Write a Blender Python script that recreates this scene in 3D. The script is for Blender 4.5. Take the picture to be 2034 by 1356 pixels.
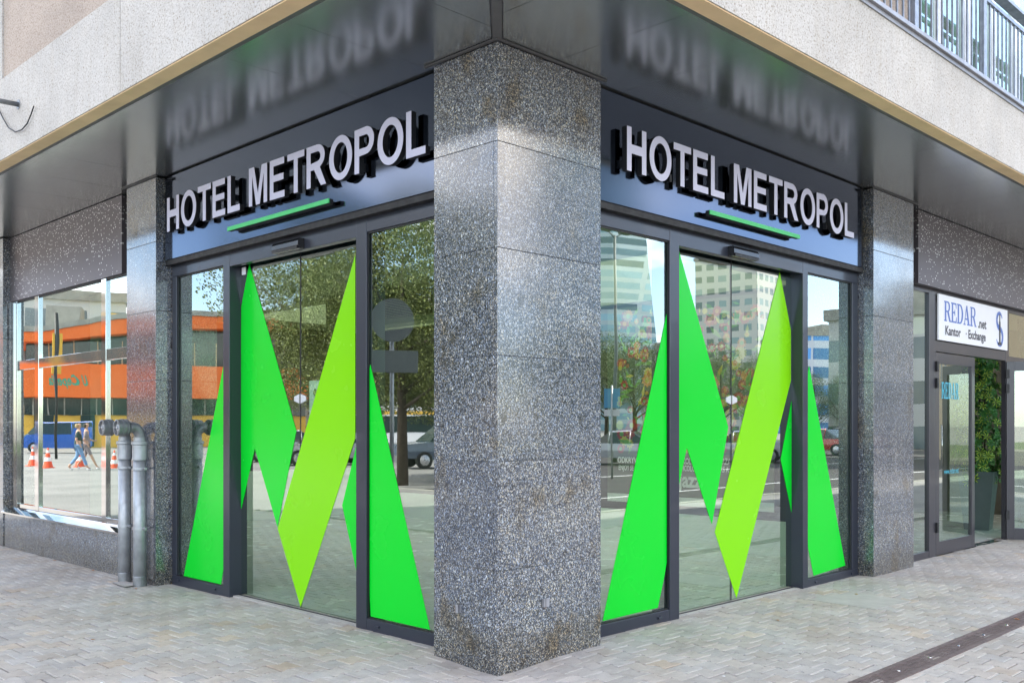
import bpy, bmesh, math, random
from mathutils import Vector, Matrix
random.seed(7)
for o in list(bpy.data.objects): bpy.data.objects.remove(o)
S = bpy.context.scene
COL = S.collection
R = math.radians

# ------------------------------------------------------------------ camera
# world: origin at the foot of the corner pillar, +x runs along the right facade, +y along the left facade
cam = bpy.data.cameras.new("camera"); camo = bpy.data.objects.new("camera", cam); COL.objects.link(camo)
camo.location = (-4.3326, -4.4370, 1.6)
camo.rotation_euler = (R(90), 0, math.atan2(-0.7093, 0.7049))
cam.sensor_width = 36; cam.lens = 1930 / 2034 * 36
cam.shift_y = (845 - 678) / 2034; cam.clip_end = 3000; cam.clip_start = 0.05
S.camera = camo

# ------------------------------------------------------------------ world, sun, exposure
W = bpy.data.worlds.new("World"); S.world = W; W.use_nodes = True
wn = W.node_tree.nodes; wl = W.node_tree.links; wn.clear()
SUN_AZ = R(62); SUN_EL = R(48)
sky = wn.new('ShaderNodeTexSky'); sky.sky_type = 'NISHITA'; sky.sun_disc = False
sky.sun_elevation = SUN_EL; sky.sun_rotation = SUN_AZ; sky.air_density = 0.85; sky.dust_density = 0.8; sky.ozone_density = 1.0
tc = wn.new('ShaderNodeTexCoord'); mp = wn.new('ShaderNodeMapping'); mp.inputs['Scale'].default_value = (1.0, 1.0, 2.6)
nz = wn.new('ShaderNodeTexNoise'); nz.inputs['Scale'].default_value = 2.6; nz.inputs['Detail'].default_value = 8; nz.inputs['Roughness'].default_value = 0.55
cr = wn.new('ShaderNodeValToRGB'); cr.color_ramp.elements[0].position = 0.49; cr.color_ramp.elements[1].position = 0.62
mx = wn.new('ShaderNodeMixRGB'); mx.inputs[2].default_value = (9.9, 9.2, 8.5, 1)
bg = wn.new('ShaderNodeBackground'); bg.inputs[1].default_value = 0.14; wo = wn.new('ShaderNodeOutputWorld')
wl.new(tc.outputs['Generated'], mp.inputs[0]); wl.new(mp.outputs[0], nz.inputs['Vector']); wl.new(nz.outputs['Fac'], cr.inputs[0])
wl.new(cr.outputs[0], mx.inputs[0]); wl.new(sky.outputs[0], mx.inputs[1]); wl.new(mx.outputs[0], bg.inputs[0]); wl.new(bg.outputs[0], wo.inputs[0])
sl = bpy.data.lights.new("sun", 'SUN'); sl.energy = 3.3; sl.angle = R(0.5); sl.color = (1, 0.95, 0.87)
so = bpy.data.objects.new("sun", sl); COL.objects.link(so)
sd = Vector((math.sin(SUN_AZ) * math.cos(SUN_EL), math.cos(SUN_AZ) * math.cos(SUN_EL), math.sin(SUN_EL)))
so.rotation_euler = (-sd).to_track_quat('-Z', 'Y').to_euler(); so.location = sd * 50
S.view_settings.view_transform = 'Standard'; S.view_settings.look = 'None'
S.view_settings.exposure = 2.2; S.view_settings.gamma = 1
S.render.engine = 'CYCLES'
S.cycles.max_bounces = 10; S.cycles.transparent_max_bounces = 12; S.cycles.glossy_bounces = 5; S.cycles.diffuse_bounces = 4

# ------------------------------------------------------------------ materials
class NT:
    def __init__(s, name):
        s.m = bpy.data.materials.new(name); s.m.use_nodes = True; s.n = s.m.node_tree.nodes; s.l = s.m.node_tree.links
        s.b = s.n['Principled BSDF']; s.out = s.n['Material Output']
    def node(s, t, **k):
        x = s.n.new(t)
        for a, v in k.items():
            if a.startswith('i_'):
                key = a[2:].replace('_', ' ')
                x.inputs[key].default_value = v
            else: setattr(x, a, v)
        return x
    def link(s, a, b): s.l.new(a, b)
    def coord(s, scale=(1, 1, 1), kind='Object'):
        t = s.n.new('ShaderNodeTexCoord'); m = s.n.new('ShaderNodeMapping'); m.inputs['Scale'].default_value = scale
        s.link(t.outputs[kind], m.inputs[0]); return m.outputs[0]
    def noise(s, v, scale, detail=4, rough=0.5):
        x = s.node('ShaderNodeTexNoise'); x.inputs['Scale'].default_value = scale; x.inputs['Detail'].default_value = detail; x.inputs['Roughness'].default_value = rough
        s.link(v, x.inputs['Vector']); return x
    def ramp(s, f, stops, interp='LINEAR'):
        x = s.node('ShaderNodeValToRGB'); r = x.color_ramp; r.interpolation = interp
        while len(r.elements) < len(stops): r.elements.new(0.5)
        for e, (p, c) in zip(r.elements, stops):
            e.position = p; e.color = (c[0], c[1], c[2], 1) if not isinstance(c, (int, float)) else (c, c, c, 1)
        s.link(f, x.inputs[0]); return x.outputs[0]
    def mix(s, f, a, b, mode='MIX'):
        x = s.node('ShaderNodeMixRGB'); x.blend_type = mode
        for i, v in ((0, f), (1, a), (2, b)):
            if isinstance(v, (int, float)): x.inputs[i].default_value = v
            elif isinstance(v, tuple): x.inputs[i].default_value = (v[0], v[1], v[2], 1)
            else: s.link(v, x.inputs[i])
        return x.outputs[0]
    def bump(s, h, strength=0.3, dist=0.01):
        x = s.node('ShaderNodeBump'); x.inputs['Strength'].default_value = strength; x.inputs['Distance'].default_value = dist
        s.link(h, x.inputs['Height']); s.link(x.outputs[0], s.b.inputs['Normal'])
    def set(s, **k):
        for a, v in k.items():
            i = s.b.inputs[a.replace('_', ' ')]
            if hasattr(v, 'is_linked') or hasattr(v, 'links'): s.link(v, i)
            elif isinstance(v, tuple): i.default_value = (v[0], v[1], v[2], 1)
            else: i.default_value = v

def plain(name, c, rough=0.5, metal=0.0, var=0.12, scale=6.0, bump=0.0, bscale=60, ior=1.5, coat=0.0, rv=.15):
    m = NT(name); v = m.coord()
    n = m.noise(v, scale, 5)
    f = m.ramp(n.outputs['Fac'], [(0.3, 1 - var), (0.7, 1 + var * 0.0 + 0.0)])
    m.set(Base_Color=m.mix(1.0, (c[0], c[1], c[2]), f, 'MULTIPLY'), Metallic=metal, IOR=ior, Coat_Weight=coat)
    r = m.ramp(m.noise(v, scale * 3, 3).outputs['Fac'], [(0.3, max(0.02, rough * (1 - rv))), (0.7, min(1, rough * (1 + rv)))])
    m.set(Roughness=r)
    if bump: m.bump(m.noise(v, bscale, 4).outputs['Fac'], bump, 0.003)
    return m.m

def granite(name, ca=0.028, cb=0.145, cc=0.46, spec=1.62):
    m = NT(name); v = m.coord((1, 1, 0.75))
    w = m.noise(v, 24, 2); 
    vd = m.node('ShaderNodeVectorMath', operation='MULTIPLY_ADD'); m.link(w.outputs['Color'], vd.inputs[0]); vd.inputs[1].default_value = (0.012,) * 3; m.link(v, vd.inputs[2])
    v1 = m.node('ShaderNodeTexVoronoi'); v1.inputs['Scale'].default_value = 185; m.link(vd.outputs[0], v1.inputs['Vector'])
    sx = m.node('ShaderNodeSeparateColor'); m.link(v1.outputs['Color'], sx.inputs[0])
    base = m.ramp(sx.outputs[0], [(0.0, (ca * .6, ca * .65, ca * .75)), (0.34, (ca * 1.7, ca * 1.8, ca * 2.0)), (0.55, (cb * .74, cb * .84, cb * 1.0)), (0.78, (cb * 1.35, cb * 1.32, cb * 1.27)), (0.93, (cc, cc * .98, cc * .93))])
    v2 = m.node('ShaderNodeTexVoronoi'); v2.inputs['Scale'].default_value = 46; m.link(vd.outputs[0], v2.inputs['Vector'])
    s2 = m.node('ShaderNodeSeparateColor'); m.link(v2.outputs['Color'], s2.inputs[0])
    pick = m.ramp(s2.outputs[1], [(0.90, 0.0), (0.92, 1.0)])
    near = m.ramp(v2.outputs['Distance'], [(0.22, 1.0), (0.34, 0.0)])
    fl = m.mix(1.0, pick, near, 'MULTIPLY')
    c = m.mix(fl, base, (cc * 1.35, cc * 1.35, cc * 1.3))
    # warm and cool grains
    tint = m.ramp(sx.outputs[2], [(0.0, (0.80, 0.95, 1.25)), (0.5, (0.96, 1, 1.06)), (1.0, (1.16, 1.03, 0.80))])
    c = m.mix(1.0, c, tint, 'MULTIPLY')
    # each slab has its own tone
    t0 = m.node('ShaderNodeTexCoord'); sp = m.node('ShaderNodeSeparateXYZ'); m.link(t0.outputs['Object'], sp.inputs[0])
    dv = m.node('ShaderNodeMath', operation='DIVIDE'); m.link(sp.outputs[2], dv.inputs[0]); dv.inputs[1].default_value = 0.684
    fl_ = m.node('ShaderNodeMath', operation='FLOOR'); m.link(dv.outputs[0], fl_.inputs[0])
    gn = m.node('ShaderNodeNewGeometry'); sn = m.node('ShaderNodeSeparateXYZ'); m.link(gn.outputs['True Normal'], sn.inputs[0])
    yr = m.node('ShaderNodeMath', operation='ROUND'); m.link(sn.outputs[0], yr.inputs[0])
    cb = m.node('ShaderNodeCombineXYZ'); m.link(fl_.outputs[0], cb.inputs[0]); m.link(yr.outputs[0], cb.inputs[1])
    wn_ = m.node('ShaderNodeTexWhiteNoise'); m.link(cb.outputs[0], wn_.inputs[0])
    c = m.mix(1.0, c, m.ramp(wn_.outputs['Value'], [(0.0, (0.74, 0.77, 0.82)), (1.0, (1.22, 1.20, 1.14))]), 'MULTIPLY')
    # veins, rusty and dark weather stains
    vn = m.noise(m.coord((1.0, 1.0, 2.2)), 1.1, 4, .6)
    c = m.mix(m.ramp(vn.outputs['Fac'], [(0.52, 0.0), (0.60, 0.45), (0.68, 0.0)]), c, m.mix(1.0, c, (1.45, 1.40, 1.25), 'MULTIPLY'))
    st = m.ramp(m.noise(v, 3.1, 4, .6).outputs['Fac'], [(0.56, 0.0), (0.68, 0.75)])
    c = m.mix(st, c, m.mix(1.0, c, (0.72, 0.55, 0.32), 'MULTIPLY'))
    st2 = m.ramp(m.noise(v, 7, 3, .6).outputs['Fac'], [(0.63, 0.0), (0.70, 0.8)])
    c = m.mix(st2, c, m.mix(1.0, c, (0.35, 0.33, 0.31), 'MULTIPLY'))
    # splash dirt near the ground
    gz = m.node('ShaderNodeMath', operation='MULTIPLY_ADD'); m.link(m.noise(v, 5, 3).outputs['Fac'], gz.inputs[0]); gz.inputs[1].default_value = -0.35; m.link(sp.outputs[2], gz.inputs[2])
    c = m.mix(m.ramp(gz.outputs[0], [(0.0, 0.6), (0.14, 0.0)]), c, m.mix(1.0, c, (0.62, 0.52, 0.36), 'MULTIPLY'))
    m.set(Base_Color=c, IOR=spec, Roughness=m.ramp(m.noise(v, 3, 4).outputs['Fac'], [(0.35, 0.10), (0.7, 0.20)]))
    m.set(Coat_Weight=0.6, Coat_Roughness=0.08)
    m.bump(v1.outputs['Distance'], 0.05, 0.002)
    return m.m

def roughcast(name, c, streak=True):
    m = NT(name); v = m.coord()
    n = m.noise(v, 62, 5, .75); n2 = m.noise(v, 2.0, 5, .6)
    col = m.ramp(n.outputs['Fac'], [(0.38, (c[0] * .50, c[1] * .44, c[2] * .37)), (0.46, (c[0] * .88, c[1] * .87, c[2] * .85)), (0.62, c)])
    col = m.mix(1.0, col, m.ramp(n2.outputs['Fac'], [(0.3, 0.84), (0.65, 1.0)]), 'MULTIPLY')
    if streak:
        vs = m.coord((7, 7, 0.8)); ns = m.noise(vs, 2.5, 5, .65)
        col = m.mix(1.0, col, m.ramp(ns.outputs['Fac'], [(0.3, (0.95, 0.93, 0.90)), (0.55, (1, 1, 1))]), 'MULTIPLY')
    m.set(Base_Color=col, Roughness=0.92); m.bump(n.outputs['Fac'], 0.75, 0.006)
    return m.m

def glass_mat(name, tint=(0.80, 0.90, 0.85), refl=0.10, ior=1.75, wav=0.0):
    m = NT(name); m.n.remove(m.b)
    t = m.node('ShaderNodeBsdfTransparent'); t.inputs[0].default_value = (*tint, 1)
    g = m.node('ShaderNodeBsdfGlossy'); g.inputs['Roughness'].default_value = 0.0; g.inputs[0].default_value = (0.93, 1.0, 0.97, 1)
    fr = m.node('ShaderNodeFresnel'); fr.inputs[0].default_value = ior
    ad = m.node('ShaderNodeMath', operation='ADD', use_clamp=True); m.link(fr.outputs[0], ad.inputs[0]); ad.inputs[1].default_value = refl
    # the pane is a thin box: only its near face mirrors, the far face just lets light on
    ge = m.node('ShaderNodeNewGeometry'); inv = m.node('ShaderNodeMath', operation='SUBTRACT'); inv.inputs[0].default_value = 1; m.link(ge.outputs['Backfacing'], inv.inputs[1])
    mu_ = m.node('ShaderNodeMath', operation='MULTIPLY'); m.link(ad.outputs[0], mu_.inputs[0]); m.link(inv.outputs[0], mu_.inputs[1])
    mxs = m.node('ShaderNodeMixShader'); m.link(mu_.outputs[0], mxs.inputs[0]); m.link(t.outputs[0], mxs.inputs[1]); m.link(g.outputs[0], mxs.inputs[2])
    if wav:
        v = m.coord(); n = m.noise(v, 1.6, 1); b = m.node('ShaderNodeBump'); b.inputs['Strength'].default_value = wav; b.inputs['Distance'].default_value = 0.004
        m.link(n.outputs['Fac'], b.inputs['Height']); m.link(b.outputs[0], g.inputs['Normal'])
    m.link(mxs.outputs[0], m.out.inputs[0]); return m.m

def perforated(name):
    m = NT(name); tcc = m.node('ShaderNodeTexCoord'); sp = m.node('ShaderNodeSeparateXYZ'); m.link(tcc.outputs['Object'], sp.inputs[0])
    ad = m.node('ShaderNodeMath', operation='ADD'); m.link(sp.outputs[0], ad.inputs[0]); m.link(sp.outputs[1], ad.inputs[1])
    cb = m.node('ShaderNodeCombineXYZ'); m.link(ad.outputs[0], cb.inputs[0]); m.link(sp.outputs[2], cb.inputs[1]); v = cb.outputs[0]
    vo = m.node('ShaderNodeTexVoronoi', voronoi_dimensions='2D'); vo.inputs['Scale'].default_value = 27; m.link(v, vo.inputs['Vector'])
    dens = m.noise(v, 1.3, 3)
    zz = m.node('ShaderNodeMapRange'); m.link(sp.outputs[2], zz.inputs[0]); zz.inputs[1].default_value = 3.2; zz.inputs[2].default_value = 4.1; zz.inputs[3].default_value = -0.34; zz.inputs[4].default_value = 0.16
    ds = m.node('ShaderNodeMath', operation='ADD'); m.link(dens.outputs['Fac'], ds.inputs[0]); m.link(zz.outputs[0], ds.inputs[1])
    sc = m.node('ShaderNodeSeparateColor'); m.link(vo.outputs['Color'], sc.inputs[0])
    gt = m.node('ShaderNodeMath', operation='LESS_THAN'); m.link(sc.outputs[0], gt.inputs[0]); m.link(ds.outputs[0], gt.inputs[1])
    ra = m.node('ShaderNodeMath', operation='MULTIPLY_ADD'); m.link(sc.outputs[1], ra.inputs[0]); ra.inputs[1].default_value = 0.15; ra.inputs[2].default_value = 0.10
    lt = m.node('ShaderNodeMath', operation='LESS_THAN'); m.link(vo.outputs['Distance'], lt.inputs[0]); m.link(ra.outputs[0], lt.inputs[1])
    mu = m.node('ShaderNodeMath', operation='MULTIPLY'); m.link(gt.outputs[0], mu.inputs[0]); m.link(lt.outputs[0], mu.inputs[1])
    col = m.mix(mu.outputs[0], (0.12, 0.105, 0.115), (0.85, 0.84, 0.82))
    mt = m.node('ShaderNodeMath', operation='MULTIPLY_ADD'); m.link(mu.outputs[0], mt.inputs[0]); mt.inputs[1].default_value = -0.5; mt.inputs[2].default_value = 0.5
    m.set(Base_Color=col, Roughness=0.40, Metallic=mt.outputs[0]); return m.m

M = {}
M['granite'] = granite('polished_granite')
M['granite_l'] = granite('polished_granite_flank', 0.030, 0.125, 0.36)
M['granite_d'] = granite('base_granite', 0.05, 0.17, 0.33, 1.5)
M['sens'] = plain('black_glossy_plastic', (.012, .012, .014), .2)
M['sign'] = plain('sign_panel_metal', (0.085, 0.105, 0.15), 0.10, 1.0, 0.03, 1.0, rv=.03)
M['soffit'] = plain('soffit_panel', (0.50, 0.525, 0.515), 0.20, 0.88, 0.03, 1.2, rv=.02)
M['trim'] = plain('soffit_trim', (0.13, 0.13, 0.13), 0.5, 0.2, 0.08, 3)
M['beige'] = plain('beige_render', (0.86, 0.62, 0.36), 0.85, 0, 0.15, 4, 0.3, 120)
M['white_cast'] = roughcast('roughcast_white', (0.60, 0.565, 0.52))
M['tan_cast'] = roughcast('roughcast_tan', (0.50, 0.41, 0.34), False)
M['frame'] = plain('anthracite_aluminium', (0.030, 0.034, 0.050), 0.30, 0.25, 0.05, 1.0, coat=0.15, rv=.03)
M['frame_b'] = plain('brown_grey_aluminium', (0.050, 0.047, 0.055), 0.30, 0.25, 0.05, 1.0, coat=0.15, rv=.03)
M['black'] = plain('black_rubber', (0.008, 0.008, 0.009), 0.5, 0, 0.1)
M['void'] = plain('dark_gap', (0.012, 0.011, 0.012), 0.6, 0, 0.1)
M['chrome'] = plain('brushed_stainless', (0.56, 0.55, 0.53), 0.05, 1.0, 0.06, 3, 0.03, 5)
M['glass'] = glass_mat('door_glass', (0.80, 0.92, 0.83), 0.22, 1.8, 0.10)
M['glass_w'] = glass_mat('window_glass', (0.74, 0.88, 0.80), 0.25, 1.9, 0.18)
M['letter'] = plain('letter_face_acrylic', (0.56, 0.545, 0.66), 0.35, 0, 0.03, 2)
M['film_g'] = plain('green_film', (0.0, 0.56, 0.022), 0.25, 0, 0.02, 1.0, ior=1.35)
M['film_l'] = plain('lime_film', (0.20, 0.60, 0.0), 0.25, 0, 0.02, 1.0, ior=1.35)
M['bar_g'] = plain('green_light_bar', (0.05, 0.50, 0.14), 0.4, 0, 0.03)
M['foam'] = plain('orange_foam', (0.55, 0.22, 0.05), 0.9, 0, 0.3, 30)
M['galv'] = plain('galvanised_steel', (0.44, 0.46, 0.48), 0.45, 0.55, 0.35, 9, 0.15, 40)
M['galv_d'] = plain('cast_coupling_metal', (0.27, 0.28, 0.29), 0.45, 0.6, 0.4, 14, 0.2, 60)
M['steel'] = plain('railing_steel', (0.30, 0.33, 0.38), 0.42, 0.6, 0.35, 14)
M['zinc'] = plain('zinc_flashing', (0.33, 0.33, 0.35), 0.45, 0.4, 0.3, 5)
M['white'] = plain('white_board', (0.78, 0.78, 0.80), 0.35, 0, 0.03)
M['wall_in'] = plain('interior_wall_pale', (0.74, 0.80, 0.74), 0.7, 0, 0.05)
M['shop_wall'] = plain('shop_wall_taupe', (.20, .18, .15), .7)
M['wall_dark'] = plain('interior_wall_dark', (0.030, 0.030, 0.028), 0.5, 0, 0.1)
M['ceil_in'] = plain('interior_ceiling', (0.38, 0.38, 0.26), 0.8, 0, 0.05)
M['floor_in'] = plain('interior_floor_tile', (0.66, 0.68, 0.63), 0.25, 0, 0.12, 1.5)
M['iron'] = plain('rusty_cast_iron', (0.17, 0.125, 0.115), 0.7, 0.2, 0.4, 20)
M['cover'] = plain('pale_concrete_cover', (0.42, 0.395, 0.36), 0.8, 0, 0.2, 5, 0.2, 40)
M['blue_t'] = plain('blue_lettering', (0.09, 0.17, 0.50), 0.4)
M['dark_t'] = plain('dark_lettering', (0.03, 0.03, 0.04), 0.4)
M['cyan_t'] = plain('cyan_lettering', (0.05, 0.42, 0.55), 0.4)
M['wood'] = plain('brown_wood', (0.22, 0.09, 0.04), 0.5, 0, 0.3)
M['mint'] = plain('mint_plastic', (0.45, 0.72, 0.62), 0.4)
M['planter'] = plain('grey_planter', (0.13, 0.15, 0.155), 0.5, 0, 0.08)
M['soil'] = plain('dark_soil', (0.03, 0.02, 0.015), 0.95, 0, 0.4, 40)
M['leaf_g'] = plain('plant_leaf', (0.06, 0.19, 0.03), 0.35, 0, 0.3, 9)
M['leaf_y'] = plain('plant_leaf_variegated', (0.60, 0.66, 0.08), 0.4, 0, 0.3, 9)
M['bark'] = plain('bark', (0.09, 0.065, 0.045), 0.9, 0, 0.4, 8, 0.5, 20)
M['tree_a'] = plain('tree_leaf_olive', (0.15, 0.18, 0.028), 0.6, 0, 0.5, 3)
M['tree_b'] = plain('tree_leaf_green', (0.12, 0.17, 0.035), 0.6, 0, 0.5, 3)
M['asphalt'] = plain('asphalt', (0.045, 0.038, 0.036), 0.85, 0, 0.25, 0.7, 0.3, 60)
M['paint'] = plain('road_paint', (0.7, 0.7, 0.68), 0.6)
M['paint_b'] = plain('blue_bay_paint', (0.08, 0.35, 0.6), 0.6)
M['orange'] = plain('orange_cladding', (0.85, 0.16, 0.015), 0.5, 0, 0.08, 1)
M['yellow'] = plain('yellow_wall', (0.80, 0.48, 0.07), 0.7, 0, 0.1, 1)
M['concrete'] = plain('weathered_concrete', (0.38, 0.37, 0.32), 0.85, 0, 0.3, 1.5)
M['cream'] = plain('cream_plaster', (0.55, 0.42, 0.26), 0.85, 0, 0.12, 1)
M['wglass'] = plain('dark_window', (0.03, 0.05, 0.05), 0.08, 0, 0.3, 0.6, ior=1.6)
M['teal_t'] = plain('teal_script', (0.05, 0.35, 0.22), 0.5)
M['tyre'] = plain('tyre_rubber', (0.02, 0.02, 0.02), 0.8)
M['rim'] = plain('alloy_rim', (0.5, 0.5, 0.52), 0.3, 0.8)
M['lampglass'] = plain('headlamp_lens', (0.7, 0.72, 0.75), 0.1)
M['skin'] = plain('skin', (0.55, 0.32, 0.22), 0.6, 0, 0.05)
M['grass'] = plain('grass_verge', (0.06, 0.10, 0.025), 0.9, 0, 0.5, 2)
def paint(name, c): 
    if name not in M: M[name] = plain(name, c, 0.25, 0.2, 0.04, 1.0, coat=0.8)
    return M[name]

# pavers: colour per stone comes from a face attribute
def paver_mat():
    m = NT('concrete_pavers'); at = m.node('ShaderNodeAttribute'); at.attribute_name = 'stone'
    v = m.coord()
    g = m.noise(v, 160, 4, .7); d = m.noise(v, 1.3, 5, .6); e = m.noise(v, 14, 4, .6)
    c = m.mix(1.0, at.outputs['Color'], m.ramp(g.outputs['Fac'], [(0.3, 0.80), (0.6, 1.06)]), 'MULTIPLY')
    c = m.mix(1.0, c, m.ramp(d.outputs['Fac'], [(0.35, (0.84, 0.82, 0.79)), (0.62, (1.05, 1.05, 1.05))]), 'MULTIPLY')
    c = m.mix(1.0, c, m.ramp(e.outputs['Fac'], [(0.3, 0.86), (0.6, 1.04)]), 'MULTIPLY')
    vg = m.node('ShaderNodeTexVoronoi'); vg.inputs['Scale'].default_value = 5.5; m.link(v, vg.inputs['Vector'])
    sg = m.node('ShaderNodeSeparateColor'); m.link(vg.outputs['Color'], sg.inputs[0])
    gum = m.mix(1.0, m.ramp(sg.outputs[0], [(0.74, 0.0), (0.76, 1.0)]), m.ramp(vg.outputs['Distance'], [(0.055, 0.8), (0.085, 0.0)]), 'MULTIPLY')
    c = m.mix(gum, c, (0.09, 0.085, 0.08))
    bl = m.noise(v, 3.2, 4, .6)
    c = m.mix(m.ramp(bl.outputs['Fac'], [(0.60, 0.0), (0.72, 0.35)]), c, (0.22, 0.19, 0.15))
    m.set(Base_Color=c, Roughness=0.78); m.bump(g.outputs['Fac'], 0.25, 0.002); return m.m
def bed_mat():
    m = NT('joint_sand'); v = m.coord()
    c = m.ramp(m.noise(v, 40, 4).outputs['Fac'], [(0.3, (0.05, 0.043, 0.033)), (0.7, (0.11, 0.10, 0.08))])
    sp = m.node('ShaderNodeSeparateXYZ'); t = m.node('ShaderNodeTexCoord'); m.link(t.outputs['Object'], sp.inputs[0])
    mr = m.node('ShaderNodeMapRange'); m.link(sp.outputs[0], mr.inputs[0]); mr.inputs[1].default_value = 1.5; mr.inputs[2].default_value = 4.5
    mo = m.ramp(m.noise(v, 2.5, 5, .65).outputs['Fac'], [(0.44, 0.0), (0.56, 1.0)])
    f = m.mix(1.0, mo, mr.outputs[0], 'MULTIPLY')
    m.set(Base_Color=m.mix(f, c, (0.13, 0.16, 0.025)), Roughness=0.95); return m.m
M['paver'] = paver_mat(); M['bed'] = bed_mat()
def far_paving():
    m = NT('far_paving'); v = m.coord()
    b = m.node('ShaderNodeTexBrick'); b.inputs['Scale'].default_value = 2.5; m.link(v, b.inputs['Vector'])
    b.inputs['Color1'].default_value = (.25, .24, .225, 1); b.inputs['Color2'].default_value = (.28, .27, .25, 1); b.inputs['Mortar'].default_value = (.18, .17, .15, 1); b.inputs['Mortar Size'].default_value = 0.01
    c = m.mix(1.0, b.outputs[0], m.ramp(m.noise(v, .4, 5, .6).outputs['Fac'], [(0.35, .75), (.62, 1.05)]), 'MULTIPLY')
    m.set(Base_Color=c, Roughness=.85); return m.m
M['far_paving'] = far_paving()

# ------------------------------------------------------------------ mesh helpers
class MB:
    def __init__(s): s.v = []; s.f = []; s.mi = []; s.mats = []; s.smooth = []
    def m(s, mat):
        if mat not in s.mats: s.mats.append(mat)
        return s.mats.index(mat)
    def face(s, pts, mat, sm=False):
        i = len(s.v); s.v += [tuple(p) for p in pts]; s.f.append(tuple(range(i, i + len(pts)))); s.mi.append(s.m(mat)); s.smooth.append(sm)
    def faces(s, vs, fs, mat, sm=False):
        i = len(s.v); s.v += [tuple(p) for p in vs]; k = s.m(mat)
        for f in fs: s.f.append(tuple(i + a for a in f)); s.mi.append(k); s.smooth.append(sm)
    def box(s, a, b, mat, T=None, bev=0.0):
        x0, x1 = sorted((a[0], b[0])); y0, y1 = sorted((a[1], b[1])); z0, z1 = sorted((a[2], b[2]))
        if bev and min(x1 - x0, y1 - y0, z1 - z0) > 2.2 * bev:
            bm = bmesh.new(); bmesh.ops.create_cube(bm, size=1)
            for v in bm.verts: v.co = Vector(((x0 + x1) / 2 + v.co.x * (x1 - x0), (y0 + y1) / 2 + v.co.y * (y1 - y0), (z0 + z1) / 2 + v.co.z * (z1 - z0)))
            bmesh.ops.bevel(bm, geom=bm.edges[:], offset=bev, segments=2, affect='EDGES', profile=0.5)
            bm.verts.index_update(); vs = [tuple(v.co) for v in bm.verts]; fs = [[v.index for v in f.verts] for f in bm.faces]; bm.free()
        else:
            vs = [(x, y, z) for x in (x0, x1) for y in (y0, y1) for z in (z0, z1)]
            fs = [(0, 1, 3, 2), (4, 6, 7, 5), (0, 4, 5, 1), (2, 3, 7, 6), (0, 2, 6, 4), (1, 5, 7, 3)]
        if T: vs = [T(*p) for p in vs]
        s.faces(vs, fs, mat)
    def tube(s, pts, r, mat, n=12, caps=True):
        pts = [Vector(p) for p in pts]; rs = r if isinstance(r, (list, tuple)) else [r] * len(pts)
        rings = []; prev = None
        for i, p in enumerate(pts):
            d = (pts[min(i + 1, len(pts) - 1)] - pts[max(i - 1, 0)])
            if d.length < 1e-9: d = (pts[-1] - pts[0])
            d.normalize()
            u = d.orthogonal().normalized() if prev is None else (prev - d * prev.dot(d)).normalized()
            prev = u; w = d.cross(u)
            rings.append([p + (u * math.cos(2 * math.pi * k / n) + w * math.sin(2 * math.pi * k / n)) * rs[i] for k in range(n)])
        vs = [q for rg in rings for q in rg]; fs = []
        for i in range(len(rings) - 1):
            for k in range(n): fs.append((i * n + k, i * n + (k + 1) % n, (i + 1) * n + (k + 1) % n, (i + 1) * n + k))
        s.faces(vs, fs, mat, True)
        if caps: s.face(rings[0][::-1], mat); s.face(rings[-1], mat)
    def lathe(s, c, axis, prof, mat, n=24):  # prof: (distance along axis, radius)
        axis = Vector(axis).normalized(); c = Vector(c)
        s_pts = [c + axis * t for t, _ in prof]
        u = axis.orthogonal().normalized(); w = axis.cross(u); vs = []; fs = []
        for (t, r_) in prof:
            for k in range(n): vs.append(c + axis * t + (u * math.cos(2 * math.pi * k / n) + w * math.sin(2 * math.pi * k / n)) * r_)
        for i in range(len(prof) - 1):
            for k in range(n): fs.append((i * n + k, i * n + (k + 1) % n, (i + 1) * n + (k + 1) % n, (i + 1) * n + k))
        s.faces(vs, fs, mat)
    def build(s, name, parent=None, loc=None, fix=True):
        me = bpy.data.meshes.new(name); me.from_pydata(s.v, [], s.f); me.update()
        for mt in s.mats: me.materials.append(M[mt] if isinstance(mt, str) else mt)
        me.polygons.foreach_set('material_index', s.mi); me.polygons.foreach_set('use_smooth', s.smooth)
        if fix:
            bm = bmesh.new(); bm.from_mesh(me); bmesh.ops.remove_doubles(bm, verts=bm.verts, dist=1e-5); bmesh.ops.recalc_face_normals(bm, faces=bm.faces); bm.to_mesh(me); bm.free()
        o = bpy.data.objects.new(name, me); COL.objects.link(o)
        if parent: o.parent = parent
        if loc: o.location = loc
        return o
def tag(o, label=None, cat=None, group=None, kind=None):
    if label: o['label'] = label
    if cat: o['category'] = cat
    if group: o['group'] = group
    if kind: o['kind'] = kind
    return o
def thing(name, label, cat, loc=(0, 0, 0), rz=0, group=None):
    o = bpy.data.objects.new(name, None); COL.objects.link(o); o.location = loc; o.rotation_euler = (0, 0, rz); o.empty_display_size = .2
    return tag(o, label, cat, group)
TL = lambda s, d, z: (d, s, z)       # left facade: s runs along +y, d into the building
TR = lambda s, d, z: (s, d, z)       # right facade: s runs along +x

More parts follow.
